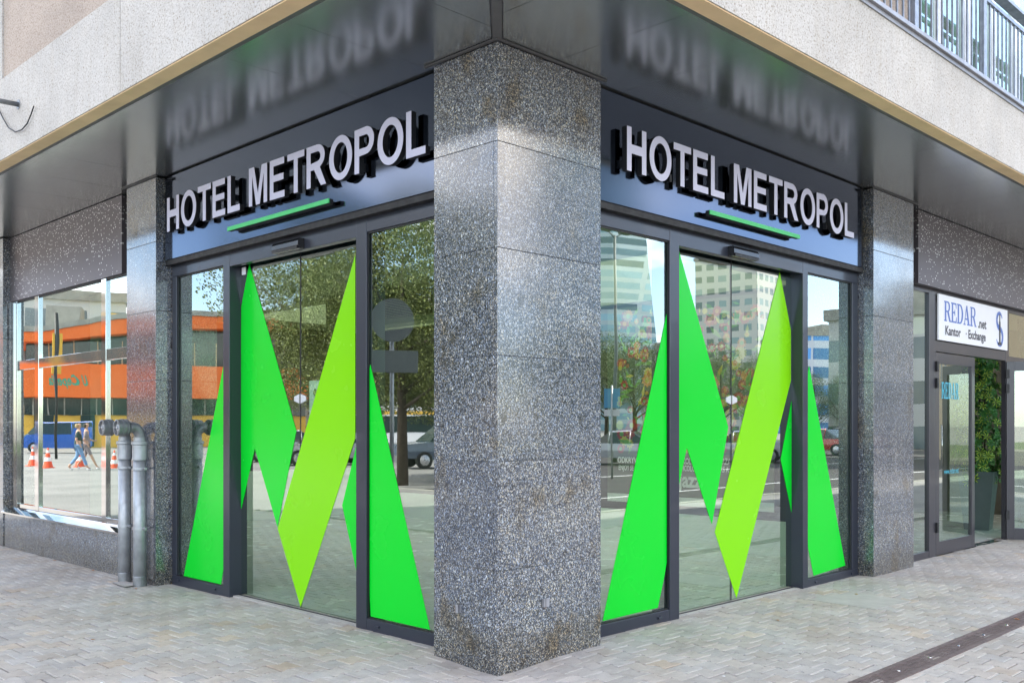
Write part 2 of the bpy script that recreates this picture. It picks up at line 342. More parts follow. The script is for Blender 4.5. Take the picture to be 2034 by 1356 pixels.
# filled, extruded outlines (letters): list of loops, first outer then holes
def outline_mesh(loops_list, depth, to3d, mb, mat_front, mat_side):
    """loops_list: list of glyphs, each a list of loops of 2D points. to3d(x, y, d) maps to space; d = 0 front, depth back."""
    for loops in loops_list:
        cu = bpy.data.curves.new('tmp', 'CURVE'); cu.dimensions = '2D'; cu.fill_mode = 'BOTH'
        for lp in loops:
            sp = cu.splines.new('POLY'); sp.points.add(len(lp) - 1)
            for p, q in zip(sp.points, lp): p.co = (q[0], q[1], 0, 1)
            sp.use_cyclic_u = True
        ob = bpy.data.objects.new('tmp', cu); me = bpy.data.meshes.new_from_object(ob)
        vs = [tuple(v.co) for v in me.vertices]; fs = [tuple(p.vertices) for p in me.polygons]
        mb.faces([to3d(v[0], v[1], 0) for v in vs], fs, mat_front)
        if depth:
            mb.faces([to3d(v[0], v[1], depth) for v in vs], fs, mat_side)
            for lp in loops:
                n = len(lp)
                for i in range(n):
                    a, b = lp[i], lp[(i + 1) % n]
                    mb.face([to3d(a[0], a[1], 0), to3d(b[0], b[1], 0), to3d(b[0], b[1], depth), to3d(a[0], a[1], depth)], mat_side)
        bpy.data.objects.remove(ob); bpy.data.meshes.remove(me); bpy.data.curves.remove(cu)

def arc(cx, cy, rx, ry, a0, a1, n=14): return [(cx + rx * math.cos(R(a0 + (a1 - a0) * i / n)), cy + ry * math.sin(R(a0 + (a1 - a0) * i / n))) for i in range(n + 1)]
def glyph(ch, t=.185, h=.165):
    # sans capitals, cap height 1
    if ch == 'H': w = .80; return w, [[(0, 0), (t, 0), (t, .5 - h / 2 - .01), (w - t, .5 - h / 2 - .01), (w - t, 0), (w, 0), (w, 1), (w - t, 1), (w - t, .5 + h / 2 + .03), (t, .5 + h / 2 + .03), (t, 1), (0, 1)]]
    if ch == 'T': w = .80; c = w / 2; return w, [[(c - t / 2, 0), (c + t / 2, 0), (c + t / 2, 1 - h), (w, 1 - h), (w, 1), (0, 1), (0, 1 - h), (c - t / 2, 1 - h)]]
    if ch == 'E': w = .73; return w, [[(0, 0), (w, 0), (w, h), (t, h), (t, .44), (w - .05, .44), (w - .05, .44 + h), (t, .44 + h), (t, 1 - h), (w - .02, 1 - h), (w - .02, 1), (0, 1)]]
    if ch == 'L': w = .68; return w, [[(0, 0), (w, 0), (w, h), (t, h), (t, 1), (0, 1)]]
    if ch == 'M': w = .95; c = w / 2; return w, [[(0, 0), (t * .95, 0), (t * .95, .78), (c - t * .52, 0), (c + t * .52, 0), (w - t * .95, .78), (w - t * .95, 0), (w, 0), (w, 1), (w - t * 1.5, 1), (c, .30), (t * 1.5, 1), (0, 1)]]
    if ch == 'O': w = .96; return w, [arc(w / 2, .5, w / 2, .52, 0, 360, 40)[:-1], arc(w / 2, .5, w / 2 - t * 1.04, .52 - h, 0, 360, 40)[:-1]]
    if ch == 'P': w = .77; r = .295; return w, [[(0, 0), (t, 0), (t, .38)] + arc(w - r - .02, 1 - r - .0, r + .02, .31, -90, 90)[0:] + [(0, 1)],
                                       [(t, .38 + h)] + arc(w - r - .02, .69, r + .02 - t, .31 - h, -90, 90) + [(t, 1 - h)]]
    if ch == 'R': w = .87; r = .29; return w, [[(0, 0), (t, 0), (t, .41), (.34, .41), (.64, 0), (w, 0), (.60, .44)] + arc(w - r - .10, .72, r + .04, .28, -62, 90) + [(0, 1)],
                                       [(t, .41 + h)] + arc(w - r - .10, .715, r + .04 - t, .285 - h, -90, 90) + [(t, 1 - h)]]
def text_layout(txt, gap=.135, space=.36):
    x = 0; out = []
    for ch in txt:
        if ch == ' ': x += space; continue
        w, lp = glyph(ch); g = gap
        if ch in 'TO' : g = gap * .75
        out.append((ch, x, w, lp)); x += w + g
    return out, out[-1][1] + out[-1][2]
def serif(ch):
    s = .16
    if ch == 'R': return .80, [[(0, 0), (.34, 0), (.34, .06), (.26, .07), (.26, .46), (.36, .46), (.58, .06), (.58, 0), (.84, 0), (.84, .06), (.76, .07), (.56, .50)] + arc(.46, .74, .25, .26, -60, 90, 8) + [(0, 1), (0, .94), (.08, .93), (.08, .07), (0, .06)], [(.26, .54)] + arc(.42, .735, .12, .195, -90, 90, 8) + [(.26, .93)]]
    if ch == 'E': return .70, [[(0, 0), (.68, 0), (.70, .30), (.64, .30), (.56, .08), (.26, .08), (.26, .47), (.40, .47), (.44, .36), (.50, .36), (.50, .66), (.44, .66), (.40, .55), (.26, .55), (.26, .92), (.54, .92), (.61, .72), (.66, .72), (.65, 1), (0, 1), (0, .94), (.08, .93), (.08, .07), (0, .06)]]
    if ch == 'D': return .78, [[(0, 0)] + arc(.36, .5, .42, .5, -90, 90, 14) + [(0, 1), (0, .94), (.08, .93), (.08, .07), (0, .06)], [(.26, .08)] + arc(.34, .5, .24, .42, -90, 90, 12) + [(.26, .92)]]
    if ch == 'A': return .84, [[(0, 0), (.28, 0), (.28, .06), (.19, .07), (.24, .27), (.50, .27), (.55, .07), (.46, .06), (.46, 0), (.84, 0), (.84, .06), (.77, .07), (.50, 1), (.36, 1), (.10, .07), (0, .06)], [(.265, .35), (.37, .76), (.48, .35)]]
def font_text(txt, size, to3d, mb, mat, sx=1.0, bold=0.0, center=False):
    cu = bpy.data.curves.new('tmp', 'FONT'); cu.body = txt; cu.size = size; cu.offset = bold; cu.resolution_u = 3
    if center: cu.align_x = 'CENTER'
    ob = bpy.data.objects.new('tmp', cu); me = bpy.data.meshes.new_from_object(ob)
    mb.faces([to3d(v.co.x * sx, v.co.y) for v in me.vertices], [tuple(p.vertices) for p in me.polygons], mat)
    bpy.data.objects.remove(ob); bpy.data.meshes.remove(me); bpy.data.curves.remove(cu)

# ------------------------------------------------------------------ ground
def gh(x, y):
    d2 = (x * x + y * y) / .2
    t = min(1, max(0, (y - 2) / 3)); t = t * t * (3 - 2 * t)
    return .036 * (1 - math.exp(-d2)) * (1 - .55 * t)
def bone(t, L=.165, hw=.100, mw=.072):
    # I-shaped paver outline: straight ends along u, wavy sides along v
    g = .006; e = L / 2 - g
    return [(-hw + g, -e), (hw - g, -e), (hw - g, -e * .55), (mw - g, -e * .18), (mw - g, e * .18), (hw - g, e * .55), (hw - g, e), (-hw + g, e), (-hw + g, e * .55), (-mw + g, e * .18), (-mw + g, -e * .18), (-hw + g, -e * .55)]
def pavers():
    vs, fs, cols = [], [], []
    L = .165; pitch = .172; o = bone(0)
    def stone(cx, cy, swap):
        c0 = .37 * random.uniform(.90, 1.07); w = random.uniform(-.012, .012)
        if random.random() < .05: w += .03
        col = (c0 * 1.11 + w, c0 * 1.01, c0 * .91 - w)
        if swap is False: c0 *= 1.0
        tz = random.uniform(-.0018, .0018); tx, ty = random.uniform(-.006, .006), random.uniform(-.006, .006)
        rings = []
        for k, (sc, dz) in enumerate(((0.955, 0.0), (1.0, -.0035), (1.0, -.012))):
            ring = []
            for (u, v) in o:
                lu, lv = u * sc, v * (sc if k else .95)
                px, py = (lv, lu) if swap else (lu, lv)
                x, y = cx + px, cy + py
                ring.append(len(vs)); vs.append((x, y, gh(x, y) + tz + dz + px * tx + py * ty))
            rings.append(ring)
        for u in (0,):   # pale sand left in the straight end joint
            q = [(-.093, L / 2 - .0045), (.093, L / 2 - .0045), (.093, L / 2 + .0045), (-.093, L / 2 + .0045)]
            i0 = len(vs); dz = -.0022 if random.random() < .8 else -.012
            for (lu, lv) in q:
                px, py = (lv, lu) if swap else (lu, lv)
                vs.append((cx + px, cy + py, gh(cx + px, cy + py) + dz))
            fs.append((i0, i0 + 1, i0 + 2, i0 + 3)); k_ = random.uniform(.40, .62); cols.append((k_, k_ * .96, k_ * .86))
        # split concave outline into convex pieces
        r = rings[0]
        for idx in ((0, 1, 2, 11), (11, 2, 3, 10), (10, 3, 4, 9), (9, 4, 5, 8), (8, 5, 6, 7)):
            fs.append(tuple(r[i] for i in idx)); cols.append(col)
        for a in range(2):
            for i in range(12):
                j = (i + 1) % 12; fs.append((rings[a][i], rings[a][j], rings[a + 1][j], rings[a + 1][i])); cols.append(col)
    # left zone: wavy courses along x ; right zone: wavy courses along y
    r = 0
    y = -4.6
    while y < 11.8:
        x = -4.6 + (L / 2 if r % 2 else 0)
        while x < .30:
            if x < y + .02 and not (x > .25): stone(x, y, True)
            x += L
        y += pitch; r += 1
    r = 0
    x = -4.6
    while x < 13.2:
        y = -4.6 + (L / 2 if r % 2 else 0)
        while y < .30:
            if x >= y + .02: stone(x, y, False)
            y += L
        x += pitch; r += 1
    me = bpy.data.meshes.new('paving_stones'); me.from_pydata(vs, [], fs); me.update()
    at = me.attributes.new('stone', 'FLOAT_COLOR', 'FACE')
    at.data.foreach_set('color', [c for col in cols for c in (*col, 1)])
    me.materials.append(M['paver'])
    bm = bmesh.new(); bm.from_mesh(me); bmesh.ops.recalc_face_normals(bm, faces=bm.faces); bm.to_mesh(me); bm.free()
    ob = bpy.data.objects.new('pavement', me); COL.objects.link(ob); tag(ob, kind='structure')
    # sand bed
    b = MB(); n = 60
    xs = [-4.75 + 18.2 * i / 90 for i in range(91)]; ys = [-4.75 + 16.6 * i / 84 for i in range(85)]
    for i in range(90):
        for j in range(84):
            if xs[i] > .5 and ys[j] > .5: continue
            q = [(xs[i], ys[j]), (xs[i + 1], ys[j]), (xs[i + 1], ys[j + 1]), (xs[i], ys[j + 1])]
            b.face([(x, y, gh(x, y) - .0105) for x, y in q], 'bed')
    tag(b.build('joint_sand_bed'), kind='structure')
pavers()
g = MB()
g.face([(-1500, -1500, -.06), (1500, -1500, -.06), (1500, 1500, -.06), (-1500, 1500, -.06)], 'far_paving'); tag(g.build('ground'), kind='structure')
g = MB()   # plaza paving around the modelled stones
for (x0, y0, x1, y1) in ((-10.5, -6.4, 60, -4.72), (-10.5, -4.72, -4.72, 15), (-10.5, 15, .1, 60), (-4.72, 11.8, .1, 15), (13.4, -4.72, 60, .1)):
    g.box((x0, y0, -.05), (x1, y1, .03), 'far_paving')
tag(g.build('sidewalk'), kind='structure')
g = MB()
g.box((-40, -34, -.055), (80, -6.4, -.045), 'asphalt'); g.box((-34, -6.4, -.055), (-10.5, 15, -.045), 'asphalt'); tag(g.build('road'), kind='structure')
g = MB()
for k in range(14): g.box((-30 + 8 * k, -15.1, -.044), (-26 + 8 * k, -14.95, -.041), 'paint')
g.box((-30, -9.3, -.044), (60, -9.18, -.041), 'paint')
for k in range(5): g.box((-14, -4 + 3.6 * k, -.044), (-10.6, -3.9 + 3.6 * k, -.041), 'paint')
g.box((-22, 4, -.044), (-17.5, 11, -.041), 'paint_b')
tag(g.build('road_markings'), kind='structure')
g = MB()
g.box((-10.65, -6.4, -.05), (-10.5, 15, .045), 'concrete'); g.box((-10.65, -6.55, -.05), (60, -6.4, .045), 'concrete'); g.box((-40, -34.2, -.05), (80, -34, .08), 'concrete')
tag(g.build('kerb'), kind='structure')
g = MB(); g.box((-60, -70, -.05), (90, -34.2, .05), 'grass'); tag(g.build('grass_verge'), kind='structure')

# ------------------------------------------------------------------ the building
B = thing('hotel_building', 'corner building of grey granite columns, glazed ground floor and pale roughcast upper wall', 'building')
J = [.67, 1.37, 2.05, 2.74, 3.42]
def column(x0, x1, y0, y1, mat, ztop=4.07, lab=None, seam=None):
    b = MB(); zs = [-.08] + J + [ztop - .012]
    for i in range(len(zs) - 1):
        e = random.uniform(-.0012, .0012)
        b.box((x0 + e, y0 + e, zs[i] + (.0016 if i else 0)), (x1, y1, zs[i + 1] - .0016), mat, bev=.002)
    b.box((x0 + .006, y0 + .006, -.05), (x1 - .006, y1 - .006, ztop - .02), 'void')
    o = b.build('granite_column', B)
    if lab: o['label'] = lab
    return o
c0 = column(0, .62, 0, 1.03, 'granite') if False else None
# corner pillar: 1.03 m along x, 0.62 m along y, slabs overlap at the arris
b = MB(); zs = [-.08] + J + [4.052]
for i in range(6):
    z0, z1 = zs[i] + .0016, zs[i + 1] - .0016
    lip = .0 if i < 5 else .0
    b.box((0.0, 0.0, z0), (1.03, .032, z1), 'granite', bev=.0015)          # right-hand face slab
    b.box((0.0, .0345, z0), (.030, .62, z1), 'granite', bev=.0015)         # left-hand face slab
    b.box((.998, .0345, z0), (1.0295, .62, z1), 'granite_l', bev=.0015)
    b.box((.0325, .589, z0), (.995, .6195, z1), 'granite_l', bev=.0015)
b.box((.02, .02, -.05), (1.01, .60, 4.05), 'void')
tag(b.build('granite_column', B), 'polished granite corner pillar between the two hotel entrances')
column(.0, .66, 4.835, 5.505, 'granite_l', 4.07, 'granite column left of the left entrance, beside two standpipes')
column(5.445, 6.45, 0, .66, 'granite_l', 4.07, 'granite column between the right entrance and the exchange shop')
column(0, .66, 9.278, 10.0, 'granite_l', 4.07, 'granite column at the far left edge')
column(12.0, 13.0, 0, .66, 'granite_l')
# low granite wall under the left shop window
b = MB()
for (s0, s1) in ((5.505, 7.05), (7.05, 8.2), (8.2, 9.276)):
    b.box((.012, s0 + .001, -.08), (.30, s1 - .001, .455), 'granite_d', bev=.002)
b.build('base_wall', B)
b = MB(); b.box((.05, 10.02, -.08), (.30, 14, 4.06), 'granite_d'); b.build('ground_wall', B)
b = MB(); b.box((13.02, .05, -.08), (34, .30, 4.06), 'granite_d'); b.build('ground_wall', B)
# soffit: separate metal panels with narrow joints, mitred at the corner
b = MB(); Z = 4.07; gp = .0022
ysj = [.26 + .0] ; ysj = [-.10, .72, 1.54, 2.34, 3.19, 4.0, 4.8, 5.6, 6.4, 7.2, 8.0, 8.8, 9.6, 10.4, 11.2, 12.0]
xsj = [-.24, .55, 1.34, 2.12, 2.91, 3.70, 4.46, 5.22, 6.0, 6.78, 7.56, 8.34, 9.12, 9.9, 10.7, 11.5, 12.3, 13.1, 14]
def slab(poly, mat, z0=Z, t=.012):
    n = len(poly); b.face([(x, y, z0) for x, y in poly], mat); b.face([(x, y, z0 + t) for x, y in poly][::-1], mat)
    for i in range(n):
        p, q = poly[i], poly[(i + 1) % n]; b.face([(p[0], p[1], z0), (q[0], q[1], z0), (q[0], q[1], z0 + t), (p[0], p[1], z0 + t)], mat)
E = -1.09
slab([(E, E + .06), (E, ysj[0] - gp), (ysj[0] - .06, ysj[0] - gp)], 'soffit')
slab([(E, ysj[0] + gp), (E, ysj[1] - gp), (.16, ysj[1] - gp), (.16, .16), (.0, .05), (ysj[0] - .055, ysj[0] + gp)], 'soffit')
for a, c in zip(ysj[1:], ysj[2:]):
    slab([(E, a + gp), (.16, a + gp), (.16, c - gp), (E, c - gp)], 'soffit')
slab([(E + .06, E), (xsj[0] - gp, E), (xsj[0] - gp, xsj[0] - .06)], 'soffit')
slab([(xsj[0] + gp, E), (xsj[1] - gp, E), (xsj[1] - gp, .16), (.16, .16), (.05, .0), (xsj[0] + gp, xsj[0] - .055)], 'soffit')
for a, c in zip(xsj[1:], xsj[2:]):
    slab([(a + gp, E), (a + gp, .16), (c - gp, .16), (c - gp, E)], 'soffit')
b.box((-1.1, -1.1, 4.088), (14, 0.2, 4.10), 'zinc'); b.box((-1.1, .2, 4.088), (.2, 12, 4.10), 'zinc')
b.build('soffit', B)
b = MB()   # mitre cover strip and edge trims
def strip(p, q, w, z0, z1, mat):
    p = Vector(p); q = Vector(q); d = (q - p).normalized(); n = Vector((-d.y, d.x)) * w / 2
    poly = [p + n, q + n, q - n, p - n]
    for zz in (z0, z1): b.face([(v.x, v.y, zz) for v in poly], mat)
    for i in range(4):
        a, c = poly[i], poly[(i + 1) % 4]; b.face([(a.x, a.y, z0), (c.x, c.y, z0), (c.x, c.y, z1), (a.x, a.y, z1)], mat)
strip((-1.13, -1.13), (.01, .01), .062, 4.062, 4.085, 'trim')
b.box((-1.135, -1.135, 4.068), (-1.09, 12, 4.086), 'trim'); b.box((-1.09, -1.135, 4.068), (14, -1.09, 4.086), 'trim')
b.box((-.022, -.022, 4.055), (1.075, .0, 4.0665), 'trim'); b.box((-.022, .0, 4.055), (0, .70, 4.0665), 'trim')
b.box((-.016, 4.80, 4.058), (0, 5.62, 4.0665), 'trim'); b.box((5.41, -.016, 4.058), (6.56, 0, 4.0665), 'trim')
b.build('soffit_trim', B)
# beige underside and white roughcast wall above
b = MB()
b.box((-1.262, -1.262, 4.060), (-1.137, 12, 4.30), 'beige'); b.box((-1.137, -1.262, 4.060), (14, -1.137, 4.30), 'beige')
b.build('wall_edge', B)
b = MB()
# left elevation: band, strips, recessed tan panel
b.box((-1.272, -1.272, 4.068), (-1.14, 2.694, 4.815), 'white_cast'); b.box((-1.272, 2.704, 4.068), (-1.14, 12, 4.815), 'white_cast')
b.box((-1.268, 2.60, 4.066), (-1.03, 2.80, 4.81), 'void') if False else None
b.box((-1.272, 5.285, 4.817), (-1.02, 5.75, 9), 'white_cast')
b.box((-1.139, -1.272, 4.068), (14, -1.14, 4.70), 'white_cast')
b.build('upper_wall', B)
b = MB(); b.box((-1.26, -1.26, 4.301), (-1.03, 12, 4.81), 'void'); b.box((-1.03, -1.26, 4.301), (14, -1.03, 4.69), 'void'); b.build('insulation', B)
b = MB(); b.box((-1.255, -1.268, 4.818), (-1.03, 5.282, 9), 'tan_cast'); b.box((-1.255, 5.753, 4.818), (-1.03, 12, 9), 'tan_cast'); b.build('wall_panel', B)
# main volume that throws the building's shadow
b = MB()
ADDED_WELLS = [(3.3, 1.2, 6.1, 9.0), (10.6, 1.6, 13.4, 4.4)]     # unseen roof openings added to let daylight brighten the lobby and the shop
def ringed(mb, X0, Y0, X1, Y1, z0, z1, mat):
    xs = sorted({X0, X1, *[w[0] for w in ADDED_WELLS], *[w[2] for w in ADDED_WELLS]}); ys = sorted({Y0, Y1, *[w[1] for w in ADDED_WELLS], *[w[3] for w in ADDED_WELLS]})
    xs = [x for x in xs if X0 <= x <= X1]; ys = [y for y in ys if Y0 <= y <= Y1]
    for i in range(len(xs) - 1):
        run = None
        for j in range(len(ys) - 1):
            mx_, my_ = (xs[i] + xs[i + 1]) / 2, (ys[j] + ys[j + 1]) / 2; hole = any(w[0] < mx_ < w[2] and w[1] < my_ < w[3] for w in ADDED_WELLS)
            if hole:
                if run is not None: mb.box((xs[i], run, z0), (xs[i + 1], ys[j], z1), mat)
                run = None
            elif run is None: run = ys[j]
        if run is not None: mb.box((xs[i], run, z0), (xs[i + 1], ys[-1], z1), mat)
ringed(b, -.2, -.2, 34, 14, 4.12, 4.4, 'white_cast'); b.box((-.2, -.2, 4.401), (1.69, 14, 11), 'white_cast'); b.box((1.691, -.2, 4.401), (34, 1.19, 11), 'white_cast'); b.box((-1.0, -1.0, 9), (-.21, 14, 11), 'white_cast'); b.box((-.21, -1.0, 9), (34, -.21, 11), 'white_cast')
b.box((-1.02, -1.02, 4.12), (-.2, 12, 9), 'tan_cast'); b.box((0, -.25, 4.7), (14, -.19, 9), 'white_cast')
b.build('upper_storeys', B)
m_ = NT('added_skylight_frost'); tr_ = m_.node('ShaderNodeBsdfTranslucent'); tr_.inputs[0].default_value = (.66, .67, .65, 1); m_.link(tr_.outputs[0], m_.out.inputs[0]); M['frost'] = m_.m  # translucent sheet, added to spread even daylight into the rooms
for w in ADDED_WELLS:
    b = MB(); b.box((w[0] - .05, w[1] - .0, 4.402), (w[2] + .05, w[3] + .05, 4.406), 'frost'); b.build('added_skylight', B)  # out of view, put in only to light the rooms below
# balcony edge and railing on the right
b = MB(); b.box((-.9, -1.31, 4.697), (14, -1.0, 4.735), 'zinc', bev=.004); b.box((-.9, -1.0, 4.705), (14, -.2, 4.73), 'cover'); b.box((-.9, -1.285, 4.665), (14, -1.272, 4.697), 'zinc')
b.build('balcony_floor', B)
rl = MB(); x = 1.2
rl.box((.9, -1.262, 5.475), (14, -1.232, 5.51), 'steel', bev=.003)
rl.box((.9, -1.30, 5.60), (14, -1.20, 5.635), 'steel', bev=.003)
k = 0
while x < 12:
    rl.box((x - .0065, -1.255, 4.70), (x + .0065, -1.240, 5.48), 'steel'); x += .112
for xp in (.95, 2.15, 3.42, 4.94, 6.4, 7.9): rl.box((xp - .035, -1.275, 4.70), (xp + .035, -1.225, 5.61), 'steel', bev=.003)
rl.build('balcony_railing', B)
b = MB()   # balcony back wall and french windows
b.box((1.0, -.98, 4.73), (3.95, -.80, 9), 'tan_cast')
b.build('balcony_wall', B)
def bwin(x0, x1):
    f = MB(); y0, y1 = -.99, -.92
    for a, c in ((x0, x0 + .07), (x1 - .07, x1), ((x0 + x1) / 2 - .05, (x0 + x1) / 2 + .05)): f.box((a, y0, 4.74), (c, y1, 7.1), 'white', bev=.003)
    f.box((x0 + .07, y0 + .004, 4.74), (x1 - .07, y1, 4.84), 'white'); f.box((x0 + .07, y0 + .004, 7.0), (x1 - .07, y1, 7.1), 'white')
    o = f.build('balcony_window', B)
    p = MB(); p.box((x0 + .06, -.955, 4.82), (x1 - .06, -.945, 7.02), 'glass_w'); p.build('glass_pane', o)
    p = MB(); p.box((x0 + .06, -.80, 4.75), (x0 + .5, -.79, 7.0), 'wall_in'); p.box((x1 - .6, -.78, 4.75), (x1 - .3, -.77, 7.0), 'wall_in'); p.build('curtain', o)
bwin(3.96, 5.3); bwin(5.32, 6.7); bwin(6.72, 8.1)

# ---------------- interior
b = MB(); b.box((.24, .24, -.04), (14, 10, .031), 'floor_in'); b.build('interior_floor', B)
b = MB(); ringed(b, .23, .23, 14, 10, 3.26, 4.11, 'ceil_in'); b.build('interior_ceiling', B)
b = MB()
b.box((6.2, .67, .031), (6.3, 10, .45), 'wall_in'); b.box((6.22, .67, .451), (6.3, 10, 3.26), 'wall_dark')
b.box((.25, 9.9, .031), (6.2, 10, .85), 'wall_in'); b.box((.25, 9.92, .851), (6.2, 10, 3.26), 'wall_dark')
b.box((.68, 5.7, .031), (6.2, 5.78, 3.26), 'wall_in') if False else None
b.box((6.3, 4.6, .031), (14, 4.7, 3.26), 'shop_wall'); b.box((13.9, .3, .031), (14, 4.6, 3.26), 'shop_wall')
b.build('interior_wall', B)
b = MB(); b.box((3.0, 3.9, 2.83), (3.28, 6.3, 3.258), 'ceil_in'); bo = b.build('ceiling_bulkhead', B)
b = MB(); b.box((2.985, 4.15, 2.90), (2.999, 5.35, 3.19), 'wall_dark')
for k in range(14): b.box((2.975, 4.16, 2.905 + k * .02), (2.984, 5.34, 2.914 + k * .02), 'ceil_in')
b.build('air_grille', bo)

# ---------------- entrances
def entrance(T, e, lab):
    """e: distances along the facade measured from the corner"""
    f = MB(); FP = .165; FB = .225; zb = .0; zt = 3.25
    s_in, g0, p0, p1, q0, q1, g1, s_out = e['in'], e['g0'], e['p0'], e['p1'], e['q0'], e['q1'], e['g1'], e['out']
    bx = lambda s0, s1, d0, d1, z0, z1, mat='frame', bev=.003: f.box((s0, d0, z0), (s1, d1, z1), mat, T, bev)
    bx(s_in, p0, FP, FB, zb, .125)                     # bottom rail, near panel
    bx(q1, s_out, FP, FB, zb, .110)                    # bottom rail, far panel
    bx(s_in, p0, FP, FB, 3.083, zt); bx(q1, s_out, FP, FB, 3.083, zt)
    bx(s_in, g0, FP, FB, .126, 3.082); bx(g1, s_out, FP, FB, .111, 3.082)
    bx(p0, p1, FP - .002, .345, zb, zt); bx(q0, q1, FP - .002, .345, zb, zt)   # posts by the opening
    bx(p1, q0, FP, .23, 3.06, zt); bx(p1, q0, .262, .345, 3.10, zt)            # header with the running slot
    bx(p1, q0, .232, .26, 3.13, zt, 'black', 0); bx(p1, q0, .30, .345, 3.03, 3.098, 'frame')
    for (a, c, zz) in ((s_in, p0, .125), (q1, s_out, .110)):
        bx(a + .01, c - .01, FP + .008, FP + .02, zz + .001, zz + .010, 'black', 0)
        for ss in (a + .16, c - .14):                  # drain caps on the bottom rail
            f.box((ss - .022, FP - .012, zz * .55), (ss + .022, FP - .001, zz * .55 + .018), 'frame', T, .002)
    for (a, c) in ((g0, p0), (q1, g1)):                # black gaskets round the panes
        bx(a, a + .008, FP + .012, FP + .02, .13, 3.08, 'black', 0); bx(c - .008, c, FP + .012, FP + .02, .13, 3.08, 'black', 0); bx(a + .008, c - .008, FP + .012, FP + .02, 3.072, 3.081, 'black', 0)
    bx(p1, q0, .20, .36, -.01, .038, 'cover', 0)       # threshold
    bx(p1, q0, .255, .262, .038, .046, 'black', 0)
    bx(s_out + .001, s_out + .007, FP + .006, FP + .03, .55, 3.23, 'foam', 0)
    o = f.build('glass_entrance', B); tag(o, lab)
    for (a, c) in ((g0, p0), (q1, g1)):
        p = MB(); p.box((a + .002, .192, .112), (c - .002, .198, 3.078), 'glass', T); p.build('glass_pane', o)
    mid = e['mid']
    for i, (a, c) in enumerate(((p1 + .002, mid - .003), (mid + .003, q0 - .002))):
        p = MB(); p.box((a, .285, .048), (c, .295, 3.12), 'glass', T)
        l = p.build('sliding_door', o)
        ed = MB(); ss = mid - .0025 if i == 0 else mid + .0025
        ed.box((ss - .004, .283, .048), (ss + .004, .297, 3.12), 'black', T); ed.box((a, .282, 3.085), (c, .2835, 3.12), 'black', T)
        # rounded transparent marker plate
        # keep the seal and marker in one sub-part
        s2 = mid + (-1 if i == 0 else 1) * .012
        ed.build('edge_seal', o)
    mk = MB()
    for sg in (-1, 1):
        for zz in range(9): mk.box((mid + sg * (.012 + zz * .009), .2775, 1.79 + abs(zz - 0) * .0026), (mid + sg * (.0165 + zz * .009), .279, 1.87 - abs(zz) * .0026), 'white', T)
    mk.build('door_sticker', o)
    return o
def film(T, parent, poly, d, mat, lab):
    b = MB(); n = len(poly)
    b.face([T(s, d, z) for s, z in poly], mat); b.face([T(s, d + .0012, z) for s, z in poly][::-1], mat)
    for i in range(n):
        p, q = poly[i], poly[(i + 1) % n]; b.face([T(p[0], d, p[1]), T(q[0], d, q[1]), T(q[0], d + .0012, q[1]), T(p[0], d + .0012, p[1])], mat)
    return tag(b.build('window_film', parent), lab)
eL = entrance(TL, {'in': .622, 'g0': .66, 'p0': 1.605, 'p1': 1.738, 'mid': 2.700, 'q0': 3.687, 'q1': 3.802, 'g1': 4.735, 'out': 4.826}, 'dark framed glass entrance with sliding doors left of the corner pillar')
eR = entrance(TR, {'in': 1.032, 'g0': 1.08, 'p0': 2.095, 'p1': 2.225, 'mid': 3.19, 'q0': 4.264, 'q1': 4.363, 'g1': 5.308, 'out': 5.437}, 'dark framed glass entrance with sliding doors right of the corner pillar')
D1 = .189; D2 = .2815
film(TL, eL, [(3.806, 2.26), (4.629, .118), (3.89, .118), (3.806, .40)], D1, 'film_g', 'green film on the far left pane')
film(TL, eL, [(1.600, 2.03), (1.598, .30), (1.585, .14), (.885, .140), (1.59, 2.07)], D1, 'film_g', 'green film on the pane beside the pillar')
film(TL, eL, [(3.540, 3.081), (3.684, 2.70), (3.700, .90), (3.684, .83), (3.444, 1.394), (3.062, .708), (2.762, 1.555)], D2, 'film_g', 'green film on the left sliding doors')
film(TL, eL, [(1.912, 2.958), (1.912, 1.5), (2.696, .053), (3.058, .695)], D2, 'film_l', 'lime film on the left sliding doors')
film(TL, eL, [(1.90, 1.43), (2.089, .955), (1.90, .45)], D2, 'film_g', 'small green film on the left sliding doors')
film(TR, eR, [(2.088, 2.50), (1.282, .146), (1.968, .153), (2.051, .376), (2.088, .50)], D1, 'film_g', 'green film on the pane right of the pillar')
film(TR, eR, [(4.435, 2.183), (5.2, .160), (4.527, .128), (4.414, .414), (4.370, .60), (4.370, 2.02)], D1, 'film_g', 'green film on the far right pane')
film(TR, eR, [(2.360, 3.115), (3.14, 1.587), (2.881, .745), (2.502, 1.416), (2.36, 1.02)], D2, 'film_g', 'green film on the right sliding doors')
film(TR, eR, [(4.037, 3.063), (4.25, 2.522), (4.25, 2.039), (3.276, .053), (2.925, .672)], D2, 'film_l', 'lime film on the right sliding doors')
film(TR, eR, [(4.262, 1.84), (4.057, 1.278), (4.262, .76)], D2, 'film_g', 'small green film on the right sliding doors')
b = MB(); b.box((3.60, .280, 2.99), (3.67, .2812, 3.06), 'white', TL); b.build('paper_label', eL)
b = MB(); b.box((2.42, .32, 1.60), (2.62, .322, 1.98), 'white', TL); b.lathe(TL(2.53, .318, 1.88), (1, 0, 0), [(0, .0), (0, .03), (.001, .03)], 'leaf_g'); b.build('paper_notice', eL)

